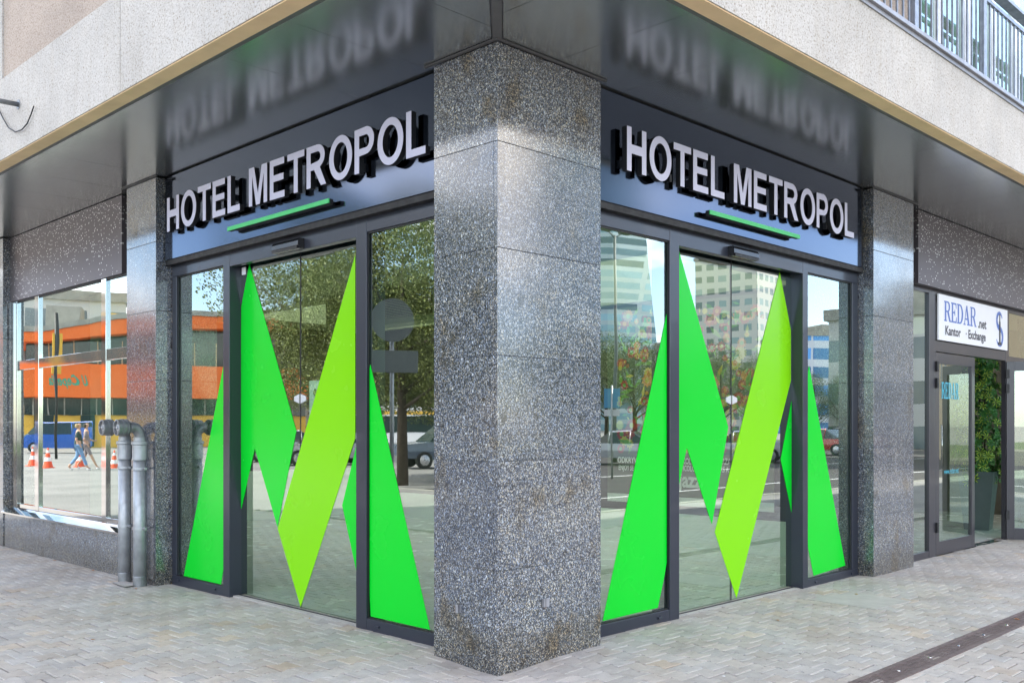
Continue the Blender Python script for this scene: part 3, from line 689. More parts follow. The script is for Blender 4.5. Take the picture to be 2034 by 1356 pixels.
# ---------------- signs
def hotel_sign(T, s0, s1, letters, rng, bar, lab):
    """letters: list of text start/end along the facade; flip when s runs right to left"""
    t = thing('hotel_sign', lab, 'sign', T(s0, .088, 3.24))
    off = Vector(T(s0, .088, 3.24)); TT = lambda s, d, z: tuple(Vector(T(s, d, z)) - off)
    b = MB(); b.box((s0, .088, 3.24), (s1, .155, 4.055), 'sign', TT, .0015); b.box((s0 + .03, .10, 3.19), (s1 + .06, .164, 3.239), 'void', TT); b.box((s1 + .001, .11, 3.24), (s1 + .075, .16, 4.06), 'void', TT)  # near-black strip past the board's end paints the shaded gap to the column
    b.build('sign_board', t)
    lay, tot = text_layout('HOTEL METROPOL'); a, c = rng; k = (c - a) / tot; H = .328; z0 = 3.482
    for ch, x, w, lp in lay:
        m = MB()
        outline_mesh([lp], .045, lambda X, Y, d: TT(a + (x + X) * k, .010 + d, z0 + Y * H), m, 'letter', 'black')
        m.box((min(a + (x + .03) * k, a + (x + .12) * k), .0552, z0 + .03), (max(a + (x + .03) * k, a + (x + .12) * k), .0875, z0 + .09), 'black', TT)
        m.build('letter', t)
    m = MB(); m.box((bar[0], .010, 3.327), (bar[1], .02, 3.362), 'bar_g', TT, .001); m.box((bar[0], .0202, 3.328), (bar[1], .055, 3.361), 'black', TT); m.box((bar[0] + .05, .0552, 3.332), (bar[1] - .05, .0875, 3.357), 'black', TT)
    m.build('underline_bar', t)
    return t
hotel_sign(TL, .624, 4.815, None, (4.615, .722), (1.885, 3.45), 'black fascia sign with raised grey hotel lettering and green bar, left of the corner pillar')
hotel_sign(TR, 1.032, 5.355, None, (1.345, 5.02), (2.44, 3.925), 'black fascia sign with raised grey hotel lettering and green bar, right of the corner pillar')
def sensor(T, s, lab):
    t = thing('door_sensor', lab, 'sensor', T(s, .16, 3.10)); w = .205
    b = MB(); off = Vector(T(s, .16, 3.10)); prof = [(.0, .045), (-.045, .045), (-.062, .02), (-.064, -.015), (-.05, -.04), (0, -.04)]
    pts = []
    for q in (-w, w):
        for d, z in prof: pts.append(tuple(Vector(T(s + q, .163 + d, 3.105 + z)) - off))
    n = len(prof); fs = [tuple(range(n)), tuple(range(n, 2 * n))] + [(i, (i + 1) % n, n + (i + 1) % n, n + i) for i in range(n)]
    b.faces(pts, fs, 'sens'); b.build('housing', t)
    b = MB(); b.box((s - w * .93, .0975, 3.062), (s + w * .93, .1035, 3.083), 'black', lambda *p: tuple(Vector(T(*p)) - off)); b.build('lens_strip', t)
sensor(TL, 2.66, 'black motion sensor above the sliding doors left of the pillar')
sensor(TR, 3.15, 'black motion sensor above the sliding doors right of the pillar')

# dotted fascias
b = MB(); b.box((.088, 5.83, 3.225), (.16, 9.9, 4.062), 'perf'); M['perf'] = perforated('perforated_dark_panel')
b.box((.161, 5.515, 3.10), (.23, 9.9, 4.07), 'void'); b.build('fascia_panel', B)['label'] = 'dark fascia with scattered white dots above the left shop window'
b = MB(); b.box((6.795, .088, 3.225), (12.6, .16, 4.062), 'perf'); b.box((6.47, .161, 3.22), (12.6, .23, 4.07), 'void'); b.build('fascia_panel', B)['label'] = 'dark fascia with scattered white dots above the exchange shop'

# ---------------- left shop window
f = MB(); d0, d1 = .10, .16
for s0, s1 in ((9.07, 9.27), (8.30, 8.43), (6.27, 6.39), (5.507, 5.62)):
    f.box((s0, d0, .535), (s1, d1, 3.22), 'chrome', TL, .004)
f.box((9.145, .085, .53), (9.16, .0995, 3.2), 'chrome', TL)
for s0, s1 in ((8.43, 9.07), (6.39, 8.30), (5.62, 6.27)):
    f.box((s0, d0 + .004, .535), (s1, d1, .59), 'chrome', TL, .004); f.box((s0, d0 + .004, 2.32), (s1, d1, 2.44), 'chrome', TL, .004); f.box((s0, d0 + .004, 3.205), (s1, d1, 3.22), 'void', TL)
f.faces([TL(s, d, z) for s in (5.507, 9.272) for d, z in ((-.03, .462), (-.03, .482), (.10, .532), (.16, .532), (.16, .462))], [(0, 1, 2, 3, 4), (5, 6, 7, 8, 9), (0, 5, 6, 1), (1, 6, 7, 2), (2, 7, 8, 3), (3, 8, 9, 4), (4, 9, 5, 0)], 'chrome')
sw = f.build('shop_window', B); tag(sw, 'stainless framed shop window under the dotted fascia')
for s0, s1 in ((8.43, 9.07), (6.39, 8.30), (5.62, 6.27)):
    for z0, z1 in ((.585, 2.325), (2.435, 3.21)):
        p = MB(); p.box((s0 - .003, .128, z0), (s1 + .003, .134, z1), 'glass_w', TL); p.build('glass_pane', sw)
M['blind'] = plain('roller_blind', (.16, .19, .16), .8)
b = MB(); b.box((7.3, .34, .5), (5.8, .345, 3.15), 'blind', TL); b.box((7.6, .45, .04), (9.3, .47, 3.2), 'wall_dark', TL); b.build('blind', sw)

# ---------------- exchange shop front on the right
f = MB(); FP, FB = .165, .225
for s0, s1, z0, z1 in ((6.46, 6.52, .03, 3.22), (7.30, 7.50, .03, 3.22), (8.80, 8.84, .03, .06), (9.93, 10.06, .03, 3.22), (11.9, 11.99, .03, 3.22)):
    f.box((s0, FP, z0), (s1, FB, z1), 'frame_b', TR, .003)
f.box((6.52, FP + .003, .03), (7.30, FB, .115), 'frame_b', TR, .003); f.box((7.5, FP + .003, 2.49), (9.93, FB, 2.62), 'frame_b', TR, .003); f.box((7.5, FP + .003, 3.17), (9.93, FB, 3.22), 'frame_b', TR)
f.box((6.52, FP + .003, 3.17), (7.30, FB, 3.22), 'frame_b', TR); f.box((10.06, FP + .003, 2.49), (11.9, FB, 2.56), 'frame_b', TR); f.box((10.06, FP + .003, .03), (11.9, FB, .12), 'frame_b', TR); f.box((10.06, FP + .003, 3.17), (11.9, FB, 3.22), 'frame_b', TR)
f.box((7.5, .16, .0), (9.93, .30, .036), 'chrome', TR)
sf = f.build('shop_front', B); tag(sf, 'dark framed exchange shop front right of the granite column')
for s0, s1, z0, z1 in ((6.52, 7.30, .115, 3.17), (10.06, 11.9, .12, 2.49), (10.06, 11.9, 2.56, 3.17)):
    p = MB(); p.box((s0 - .003, .192, z0 - .003), (s1 + .003, .198, z1 + .003), 'glass_w', TR); p.build('glass_pane', sf)
b = MB(); b.box((7.5, .20, 2.621), (9.93, .21, 3.169), 'void', TR); b.build('transom_panel', sf)
def door_leaf(hx, hy, ang, w, lab, hinge_side):
    """door leaf in the frame's plane, hinged at (hx, hy), swung by ang"""
    ca, sa = math.cos(ang), math.sin(ang)
    TT = lambda s, d, z: (hx + s * ca - d * sa, hy + s * sa + d * ca, z)
    f = MB()
    for a, c in ((0, .10), (w - .10, w)): f.box((a, -.025, .045), (c, .025, 2.478), 'frame_b', TT, .003)
    f.box((.10, -.024, .045), (w - .10, .024, .20), 'frame_b', TT); f.box((.10, -.024, 2.35), (w - .10, .024, 2.478), 'frame_b', TT)
    for z in (.32, 2.05, 2.25): f.box((-.02 if hinge_side == 0 else -.01, -.05, z), (.035, -.026, z + .12), 'black', TT, .002)
    if hinge_side == 1: f.tube([TT(w - .05, -.06, 1.0), TT(w - .05, -.06, 1.6)], .014, 'chrome')
    o = f.build('shop_door', sf); tag(o, lab)
    return o, TT
d1_, T1 = door_leaf(7.505, .19, 0, 1.265, 'closed left leaf of the exchange door', 0)
d2_, T2 = door_leaf(9.93, .16, R(-62), 1.12, 'right leaf of the exchange door standing open', 1)
# (sub-parts of the shop front: panes and lettering of the leaves)
for T_, w in ((T1, 1.265), (T2, 1.12)):
    p = MB(); p.box((.098, -.004, .198), (w - .098, .004, 2.352), 'glass', T_); p.build('glass_pane', sf)
b = MB(); xx = .22
for ch in 'REDAR':
    w, lp = serif(ch); outline_mesh([lp], 0, lambda X, Y, d, xx=xx: T1(xx + X * .13, -.0065, 1.93 + Y * .20), b, 'cyan_t', 'cyan_t'); xx += (w + .07) * .13
b.build('door_lettering', sf); b = MB()
font_text('www.redar.net', .095, lambda X, Y: T1(.30 + X, -.0065, 1.01 + Y), b, 'cyan_t', .8)
b.build('door_lettering', sf)
# shop sign
t = thing('shop_sign', 'white sign board with blue REDAR lettering above the open shop door', 'sign', (7.5, .165, 2.625))
TS = lambda s, d, z: (s - 7.5, d - .165, z - 2.625)
b = MB(); b.box((7.515, .138, 2.628), (9.915, .160, 3.18), 'white', TS, .002); b.build('sign_board', t)
b = MB(); xx = 7.68; k = .30
for ch in 'REDAR':
    w, lp = serif(ch); outline_mesh([lp], 0, lambda X, Y, d, xx=xx: TS(xx + X * .262, .1365, 2.865 + Y * .245), b, 'blue_t', 'blue_t'); xx += (w + .03) * .262
b.build('lettering', t); b = MB(); font_text('.net', .17, lambda X, Y: TS(8.80 + X, .1365, 2.865 + Y), b, 'dark_t', 1.15, .0045)
b.build('lettering', t); b = MB(); font_text('Kantor', .155, lambda X, Y: TS(7.71 + X, .1365, 2.705 + Y), b, 'dark_t', 1.12, .0045)
b.build('lettering', t); b = MB(); font_text('·', .15, lambda X, Y: TS(8.37 + X, .1365, 2.705 + Y), b, 'dark_t', 1.2, .003)
b.build('lettering', t); b = MB(); font_text('Exchange', .155, lambda X, Y: TS(8.46 + X, .1365, 2.705 + Y), b, 'dark_t', 1.06, .0045)
b.build('lettering', t)
b = MB()   # S shaped emblem with a monument column
def ribbon(pts, ws, y, mat):
    for i in range(len(pts) - 1):
        (x0, z0), (x1, z1) = pts[i], pts[i + 1]; a = Vector((x1 - x0, z1 - z0)).normalized(); n = Vector((-a.y, a.x))
        p = [(x0 + n.x * ws[i], z0 + n.y * ws[i]), (x1 + n.x * ws[i + 1], z1 + n.y * ws[i + 1]), (x1 - n.x * ws[i + 1], z1 - n.y * ws[i + 1]), (x0 - n.x * ws[i], z0 - n.y * ws[i])]
        b.face([TS(u, y, v) for u, v in p], mat)
cx_, cz_ = 9.60, 2.905
sp = []
for i in range(41):
    a = i / 40
    if a < .5: th = R(20 + a * 2 * 250); sp.append((cx_ + .105 * math.cos(th), cz_ + .11 + .10 * math.sin(th)))
    else: th = R(90 - (a - .5) * 2 * 250); sp.append((cx_ + .12 * math.cos(th), cz_ - .11 + .11 * math.sin(th)))
ribbon(sp, [.012 + .024 * math.sin(math.pi * i / 40) for i in range(41)], .1367, 'blue_t')
b.box((cx_ - .018, .132, 2.72), (cx_ + .026, .1355, 3.0), 'dark_t', TS); b.box((cx_ - .008, .132, 3.0), (cx_ + .012, .1355, 3.10), 'dark_t', TS); b.box((cx_ - .06, .132, 2.685), (cx_ + .07, .1355, 2.72), 'dark_t', TS)
b.build('emblem', t)

# ------------------------------------------------------------------ objects in front
# fire standpipes
def standpipe(x, y, r, zt, lab, zc=.95):
    t = thing('standpipe', lab, 'pipe', (x, y, gh(x, y) - .01), 0, 'fire standpipes at the left column')
    b = MB(); b.tube([(0, 0, -.03), (0, 0, zt - .33)], r, 'galv', 28); b.build('pipe', t)
    b = MB(); b.lathe((0, 0, 0), (0, 0, 1), [(zt - .345, r), (zt - .345, r * 1.16), (zt - .20, r * 1.16), (zt - .19, r * 1.30), (zt - .165, r * 1.30), (zt - .16, r * .96), (zt - .12, r * .96), (zt - .12, 0)], 'galv', 28)
    b.build('socket', t)
    b = MB(); pts = []
    for i in range(11):
        a = R(90 * i / 10); pts.append((-(.075 - .075 * math.cos(a)) * 1.0, 0, zt - .125 + .10 * math.sin(a)))
    pts.append((-.15, 0, zt - .025)); b.tube(pts, r * .88, 'galv_d', 20); b.build('elbow', t)
    b = MB(); c = (-.115, 0, zt - .025); R1 = r * 1.36
    b.lathe(c, (-1, 0, 0), [(0, 0), (0, R1 * .8), (.02, R1), (.035, R1), (.036, R1 * .9), (.052, R1 * .9), (.053, R1), (.075, R1), (.076, R1 * .93), (.12, R1 * .93), (.122, R1 * .80), (.10, R1 * .72), (.07, R1 * .66), (.07, 0)], 'galv_d', 32)
    b.lathe((-.185, 0, zt - .025), (-1, 0, 0), [(0, 0), (0, R1 * .55), (.035, R1 * .50), (.037, R1 * .2), (.05, R1 * .16), (.05, 0)], 'galv', 24)
    for a in (0, 120, 240):
        u = (0, math.cos(R(a)) * R1 * .6, math.sin(R(a)) * R1 * .6)
        b.box((-.235, u[1] - .012, zt - .025 + u[2] - .012), (-.185, u[1] + .012, zt - .025 + u[2] + .012), 'galv_d')
    b.build('coupling', t)
    for z in (zt - .43, .70 - .12):
        b = MB(); b.lathe((0, 0, z), (0, 0, 1), [(-.014, r), (-.014, r * 1.10), (.014, r * 1.10), (.014, r)], 'galv', 28); b.box((.0, -r * 1.05 - .045, z - .012), (.02, -r * 1.05, z + .012), 'galv'); b.tube([(r, 0, z), (r + .055, 0, z)], .008, 'galv', 8); b.tube([(-.012, -r - .03, z), (.035, -r - .03, z)], .009, 'galv_d', 8)
        b.build('pipe_clamp', t)
    b = MB(); b.lathe((0, 0, 0), (0, 0, 1), [(0, r * 1.02), (0, r * 1.06), (.10, r * 1.05), (.11, r * 1.0)], 'galv_d', 24); b.build('pipe_foot', t)
standpipe(-.105, 5.31, .062, 1.60, 'left of two galvanised standpipes, standing before the low granite wall')
standpipe(-.105, 4.96, .062, 1.60, 'right of two galvanised standpipes, standing before the granite column')
# wall pipe stub and loose cable at the top left
t = thing('wall_bracket', 'rusty steel tube stub with a loose black cable on the white upper wall', 'bracket', (-1.272, 4.84, 4.475))
b = MB(); b.tube([(0, .0, 0), (-.40, .03, .0)], .022, 'galv_d', 14); b.tube([(0, 0, 0), (-.006, 0, 0)], .045, 'galv_d', 14); b.build('tube', t)
b = MB(); raw = [(-.03, .50, .10), (-.02, .46, .06), (-.02, .36, -.04), (-.02, .20, -.17), (-.02, .02, -.245), (-.02, -.14, -.26), (-.02, -.27, -.235), (-.02, -.36, -.18), (-.02, -.42, -.13), (-.03, -.47, -.127)]
pts = []
for i in range(len(raw) - 1):
    for k in range(4): pts.append(tuple(raw[i][j] + (raw[i + 1][j] - raw[i][j]) * k / 4 for j in range(3)))
b.tube(pts, .006, 'black', 6); b.build('cable', t)
# slot drain
t = thing('drain_channel', 'long rusty iron slot drain set in the paving at lower right', 'drain', (1.0, -1.82, .036))
b = MB(); L = 11.5
for y0, y1 in ((-.098, -.062), (.062, .098)): b.box((-.5, y0, -.02), (L, y1, .006), 'iron')
b.box((-.5, -.062, -.02), (L, .062, -.008), 'void'); b.build('channel_frame', t)
b = MB(); x = -.5
while x < L:
    for k in range(4): b.box((x, -.058 + k * .0305, -.007), (x + .014, -.058 + k * .0305 + .022, .003), 'iron')
    x += .024
for y0 in (-.0605, -.0325, -.002, .0285, .0585): b.box((-.5, y0 - .0022, -.0065), (L, y0 + .0042, .0015), 'iron')
b.build('grate', t)
b = MB(); x = -.2; b.lathe((0, 0, 0), (0, 0, 1), [(0, .012), (.004, .010), (.005, 0)], 'chrome', 10); o0 = b.build('grate_bolt', t, (x, 0, .003))
while x < L - .6:
    x += .5; o = o0.copy(); COL.objects.link(o); o.location = (x, 0, .003)
# pale utility cover
b = MB(); pts = [(3.74, -.17), (4.40, -.28), (4.31, -.86), (3.72, -.80)]
cx_, cy_ = 4.04, -.52
b.face([(x - cx_, y - cy_, .0) for x, y in pts], 'cover'); b.face([(x - cx_, y - cy_, -.03) for x, y in pts][::-1], 'cover')
for i in range(4):
    p, q = pts[i], pts[(i + 1) % 4]; b.face([(p[0] - cx_, p[1] - cy_, 0), (q[0] - cx_, q[1] - cy_, 0), (q[0] - cx_, q[1] - cy_, -.03), (p[0] - cx_, p[1] - cy_, -.03)], 'cover')
o = b.build('utility_cover', None, (cx_, cy_, .041)); tag(o, 'pale square utility cover set in the paving before the right column', 'cover')
b = MB(); b.face([(0, 0, 0), (.16, .03, 0), (.15, .34, 0), (.02, .36, 0)], 'cover'); b.face([(0, 0, -.004), (.16, .03, -.004), (.15, .34, -.004), (.02, .36, -.004)], 'cover')
o = b.build('mortar_patch', None, (-.27, 4.93, .030)); tag(o, 'white mortar patch on the paving in front of the standpipes', 'patch')
# metal clips on the pillar
for (loc, ax, lab) in (((0, .37, .385), 'x', 'small bent metal clip low on the left face of the pillar'), ((.44, 0, .415), 'y', 'small bent metal clip low on the right face of the pillar')):
    t = MB(); w = .026
    if ax == 'x': t.box((-.022, -w, -.025), (-.018, w * .2, .03), 'zinc'); t.box((-.022, -w, -.025), (0, -w + .003, .03), 'zinc'); t.box((-.015, 0, -.03), (-.001, .02, .015), 'iron')
    else: t.box((-w * .2, -.022, -.025), (w, -.018, .03), 'zinc'); t.box((-w, -.022, -.025), (-w + .014, -.002, .03), 'zinc'); t.box((-.012, -.016, -.035), (.008, -.001, .02), 'iron')
    o = t.build('metal_clip', None, loc); tag(o, lab, 'clip', 'metal clips on the pillar')
# fallen leaves and litter
M['dry'] = plain('dry_leaf', (0.42, 0.16, 0.03), .7, 0, .3, 40); M['dry_y'] = plain('yellow_leaf', (0.55, 0.33, 0.05), .7, 0, .3, 40)
lv = [(-1.45, 2.75, 0, 'beside the bottom left of the paving'), (-.02, 5.55, 0, 'at the foot of the low granite wall'), (-.03, 6.3, 0, 'by the low granite wall left of the standpipes'), (-.22, 4.80, 0, 'behind the right standpipe foot'), (.10, 2.28, 1, 'on the threshold of the left sliding door'),
      (4.30, -.35, 1, 'on the pale utility cover'), (9.6, -.6, 0, 'before the exchange shop door'), (4.10, -1.80, 0, 'on the slot drain'), (2.7, -.45, 0, 'on paving before the right entrance'), (-.03, 7.4, 0, 'by the low wall under the shop window')]
for x, y, k, w in lv:
    b = MB(); s = random.uniform(.018, .03); a = random.uniform(0, 6); ca, sa = math.cos(a), math.sin(a)
    pr = [(-1, 0, .0), (-.4, .42, .15), (.4, .38, .2), (1, 0, .05), (.4, -.38, .22), (-.4, -.42, .12)]
    P = [(s * (u * ca - v * sa), s * (u * sa + v * ca), s * z) for u, v, z in pr]; c_ = (0, 0, 0)
    for i in range(6): b.face([c_, P[i], P[(i + 1) % 6]], 'dry_y' if k else 'dry')
    o = b.build('fallen_leaf', None, (x, y, gh(x, y) + .004)); tag(o, ('small yellow leaf ' if k else 'small brown leaf ') + w, 'leaf', 'fallen leaves on the paving')

rq = random.Random(5)
for i in range(9):
    x, y = [(-1.9, 1.5), (-1.2, 3.6), (-2.1, 4.2), (-.6, 2.4), (.9, -1.1), (2.0, -.9), (3.3, -1.3), (5.2, -.9), (6.4, -1.5)][i]
    b = MB(); r_ = rq.uniform(.006, .011); b.lathe((0, 0, 0), (.2, .1, 1), [(0, r_), (.003, r_ * .8), (.004, 0)], 'white', 7)
    o = b.build('paper_scrap', None, (x, y, gh(x, y) + .002)); tag(o, 'tiny white paper scrap lying on the paving ' + ['near the lower left corner', 'before the left entrance, far side', 'left of the left entrance', 'before the left sliding doors', 'just right of the corner pillar', 'before the near right pane', 'before the right sliding doors', 'before the right granite column', 'near the slot drain at right'][i], 'litter', 'paper scraps on the paving')
# ------------------------------------------------------------------ inside the shops
t = thing('potted_plant', 'variegated yellow and green umbrella plant in a tall grey planter inside the open door', 'plant', (11.15, .95, .031), R(10))
b = MB()
for (z0, r0, z1, r1) in ((0, .17, .88, .25),):
    vs = [(sx * r, sy * r, z) for z, r in ((0, .17), (.88, .25), (.88, .225), (.82, .225)) for sx, sy in ((-1, -1), (1, -1), (1, 1), (-1, 1))]
    fs = [(0, 1, 2, 3)] + [(i * 4 + k, i * 4 + (k + 1) % 4, i * 4 + 4 + (k + 1) % 4, i * 4 + 4 + k) for i in range(3) for k in range(4)] + [(12, 13, 14, 15)]
    b.faces(vs, fs, 'planter')
b.build('planter', t)
b = MB(); b.box((-.22, -.22, .80), (.22, .22, .84), 'soil')
for k in range(5): b.tube([(.05 * math.cos(k * 1.3), .05 * math.sin(k * 1.3), .82), (.12 * math.cos(k * 1.3), .12 * math.sin(k * 1.3), 1.6), (.10 * math.cos(k * 2), .12 * math.sin(k * 1.3), 2.4)], .012, 'bark', 6)
b.build('stem', t)
def leaf_cluster(b, p, d, s, my):
    d = Vector(d).normalized(); u = d.orthogonal().normalized(); w = d.cross(u); n = 7
    for k in range(n):
        a = 2 * math.pi * k / n + random.random() * .4; o = (u * math.cos(a) + w * math.sin(a)); side = o.cross(d); tip = p + (o * .92 + d * .18) * s; mid = p + (o * .5 + d * .30) * s; wd = side * s * .17
        b.face([p, mid + wd, tip, mid - wd], 'leaf_g')
        if my: b.face([p + d * .003, mid + wd * .55 + d * .004, mid * .2 + tip * .8 + d * .003, mid - wd * .3 + d * .004], 'leaf_y')
b = MB(); rnd = random.Random(3)
for k in range(430):
    z = rnd.uniform(.72, 2.62); a = rnd.uniform(0, 6.283); rr = .33 * math.sqrt(rnd.uniform(.25, 1)) * (1 if z < 2.2 else .75); p = Vector((rr * math.cos(a), rr * math.sin(a), z))
    leaf_cluster(b, p, (math.cos(a), math.sin(a), rnd.uniform(-.1, .8)), rnd.uniform(.07, .12), rnd.random() < .55)
b.build('foliage', t, fix=False)
# floral poster inside the hotel
t = thing('lobby_poster', 'large floral poster with white lettering hung on the lobby wall behind the glass', 'poster', (6.19, 3.16, .56))
M['poster_bg'] = plain('poster_ground', (.10, .12, .08), .5)
b = MB(); b.box((-.02, -1.6, 0), (0, .97, 2.65), 'poster_bg')
b.box((-.0215, -1.6, 0), (-.0205, .97, .11), 'white'); b.build('poster_sheet', t)
M['fl_r'] = plain('flower_red', (.50, .06, .04), .6, 0, .3, 20); M['fl_o'] = plain('flower_orange', (.75, .28, .05), .6, 0, .3, 20); M['fl_y'] = plain('flower_yellow', (.65, .52, .07), .6, 0, .3, 20); M['fl_g'] = plain('flower_leaf', (.20, .40, .06), .6, 0, .3, 20)
b = MB(); rnd = random.Random(11); k = 0
for i in range(400):
    y = rnd.uniform(-1.45, .78); z = .72 + 1.86 * rnd.random() ** 1.1; r = rnd.uniform(.03, .10); x = -.0221 - .000005 * i; n = rnd.choice([8, 10, 14])
    if rnd.random() < .5:      # leaf sprig
        a = rnd.uniform(0, 6.28); pts = [(x, y + r * 1.3 * (u_ * math.cos(a) - v_ * math.sin(a)), z + r * 1.3 * (u_ * math.sin(a) + v_ * math.cos(a))) for u_, v_ in ((-1, 0), (-.2, .3), (1, 0), (-.2, -.3))]
        b.face(pts, rnd.choice(['fl_g', 'fl_g', 'fl_y'])); continue
    b.face([(x, y + (r if q % 2 else r * .72) * math.cos(math.pi * q / n), z + (r if q % 2 else r * .72) * math.sin(math.pi * q / n)) for q in range(n * 2)], rnd.choice(['fl_r', 'fl_o', 'fl_r', 'fl_y']))
    b.face([(x - .0000025, y + r * .38 * math.cos(2 * math.pi * q / 10), z + r * .38 * math.sin(2 * math.pi * q / 10)) for q in range(10)], rnd.choice(['fl_o', 'fl_y', 'fl_g']))
b.build('flower_print', t, fix=False)
TP = lambda X, Y: (-.0246, .88 - X, Y)
for tx, sz, ox, oy, sx_ in (('ODKRYWA', .112, .09, .535, .74), ('ENJOY SE', .10, .107, .435, .62), ('KOL', .112, 1.16, .545, .62), ('TICOLO', .10, 1.13, .455, .62), ('RZA', .112, 1.753, .555, .62), ('RS A', .10, 1.73, .458, .62), ('jazz', .27, 1.106, .25, .85)):
    b = MB(); font_text(tx, sz, lambda X, Y: TP(X + ox, oy + Y), b, 'white', sx_, .002 if tx != 'jazz' else .008); b.build('lettering', t, fix=False)
def chair(loc, rz, mat_leg, mat_seat, lab):
    t = thing('chair', lab, 'chair', loc, rz)
    b = MB(); b.box((-.22, -.22, .43), (.22, .22, .47), mat_seat, bev=.01); b.build('seat', t)
    b = MB(); pts = [(.22, y, z) for y, z in ((-.2, .5), (.2, .5), (.22, .8), (.12, .92), (-.12, .92), (-.22, .8))]
    b.face(pts, mat_seat); b.face([(p[0] + .03, p[1], p[2]) for p in pts], mat_seat)
    for i in range(6):
        p, q = pts[i], pts[(i + 1) % 6]; b.face([p, q, (q[0] + .03, q[1], q[2]), (p[0] + .03, p[1], p[2])], mat_seat)
    b.build('backrest', t)
    for sx in (-1, 1):
        for sy in (-1, 1):
            b = MB(); b.tube([(sx * .19, sy * .19, .44), (sx * .24, sy * .24, 0)], .017, mat_leg, 8); b.build('leg', t)
chair((4.35, 4.9, .032), R(30), 'wood', 'wood', 'brown wooden chair in the lobby seen through the left sliding door')
chair((7.55, .75, .032), R(200), 'mint', 'wall_dark', 'dark shell chair on pale legs inside the exchange shop')

# ------------------------------------------------------------------ the street that the glass reflects
def prism(b, outline, x0, x1, mat, axis='y'):  # outline in (x,z), extruded in y
    n = len(outline); b.face([(p[0], x0, p[1]) for p in outline], mat); b.face([(p[0], x1, p[1]) for p in outline][::-1], mat)
    for i in range(n):
        p, q = outline[i], outline[(i + 1) % n]; b.face([(p[0], x0, p[1]), (q[0], x0, q[1]), (q[0], x1, q[1]), (p[0], x1, p[1])], mat)
def car(loc, rz, L, Hc, col, kind, lab, cat='car', group='cars parked across the street'):
    t = thing('parked_' + ('van' if kind == 'van' else 'car'), lab, cat, loc, rz, group); pm = paint('car_paint_' + col[0], col[1]); h = L / 2; W_ = .88
    if kind == 'van': st = [(-h, .45, .95, 1.0, .78), (-h * .97, .35, 1.55, 1.9, .86), (-h * .45, .3, 1.5, Hc, .88), (-h * .4, .3, 1.12, Hc, .88), (h * .55, .3, 1.15, Hc * .98, .88), (h * .80, .3, 1.12, 1.25, .86), (h * .97, .35, .85, .95, .80), (h, .45, .75, .78, .72)]
    elif kind == 'suv': st = [(-h, .5, .9, .95, .76), (-h * .95, .4, 1.0, Hc * .93, .85), (-h * .3, .35, 1.02, Hc, .88), (h * .15, .35, 1.02, Hc * .97, .88), (h * .48, .35, 1.02, 1.06, .87), (h * .93, .4, .92, .94, .82), (h, .5, .78, .80, .74)]
    else: st = [(-h, .45, .78, .82, .74), (-h * .9, .32, .92, .95, .83), (-h * .58, .3, .92, 1.0, .86), (-h * .25, .3, .90, Hc, .87), (h * .12, .3, .90, Hc * .98, .87), (h * .45, .3, .90, .95, .86), (h * .93, .34, .72, .74, .82), (h, .42, .62, .64, .74)]
    b = MB(); rings = []
    for (x, zb, zm, zt_, w) in st: rings.append([(x, -w, zb), (x, -w * 1.02, (zb + zm) / 2), (x, -w, zm), (x, w, zm), (x, w * 1.02, (zb + zm) / 2), (x, w, zb)])
    vs = [p for r_ in rings for p in r_]; n = 6
    fs = [tuple(range(n)), tuple(range((len(rings) - 1) * n, len(rings) * n))] + [(i * n + k, i * n + (k + 1) % n, (i + 1) * n + (k + 1) % n, (i + 1) * n + k) for i in range(len(rings) - 1) for k in range(n)]
    b.faces(vs, fs, pm); body = b.build('body', t)
    cab = [s_ for s_ in st if s_[3] > s_[2] + .08]; i0 = st.index(cab[0]); i1 = st.index(cab[-1]); seq = st[max(0, i0 - 1):min(len(st), i1 + 2)]
    g_ = MB(); rg = []
    for (x, zb, zm, zt_, w) in seq: zt2 = max(zt_, zm + .005); rg.append([(x, -w * .985, zm), (x, -w * .78, zt2 - .05 if zt2 > zm + .1 else zt2), (x, w * .78, zt2 - .05 if zt2 > zm + .1 else zt2), (x, w * .985, zm)])
    vs = [p for r_ in rg for p in r_]; fs = [(0, 1, 2, 3), tuple((len(rg) - 1) * 4 + k for k in range(4))] + [(i * 4 + k, i * 4 + (k + 1) % 4, i * 4 + 4 + (k + 1) % 4, i * 4 + 4 + k) for i in range(len(rg) - 1) for k in range(4)]
    g_.faces(vs, fs, 'wglass'); g_.build('windows', t)
    rf = MB(); rr = [(x, zt_, w) for (x, zb, zm, zt_, w) in seq if zt_ > zm + .3]
    if len(rr) > 1:
        vs = []; 
        for x, z, w in rr: vs += [(x, -w * .80, z - .06), (x, -w * .6, z), (x, w * .6, z), (x, w * .80, z - .06)]
        rf.faces(vs, [(i * 4 + k, i * 4 + k + 1, i * 4 + 5 + k, i * 4 + 4 + k) for i in range(len(rr) - 1) for k in range(3)], pm)
        for x, z, w in rr:
            for sg in (-1, 1): rf.tube([(x, sg * w * .79, z - .06), (x, sg * w * .99, .95)], .03, pm, 6)
        rf.build('roof', t)
    for sx in (-.62, .62):
        for sy in (-1, 1):
            wb = MB(); wb.lathe((sx * h, sy * .70, .33), (0, sy, 0), [(0, 0), (0, .33), (.20, .33), (.21, .30), (.205, .22)], 'tyre', 20); wo_ = wb.build('wheel', t)
            wb = MB(); wb.lathe((sx * h, sy * .70, .33), (0, sy, 0), [(.19, .215), (.215, .05), (.215, 0)], 'rim', 10); wb.build('rim', wo_)
    for sy in (-1, 1):
        wb = MB(); wb.box((h * .93, sy * .5, .62), (h + .01, sy * .74, .74), 'lampglass'); wb.build('headlight', t)
    return t
Dk = ('slate', (.10, .13, .18))
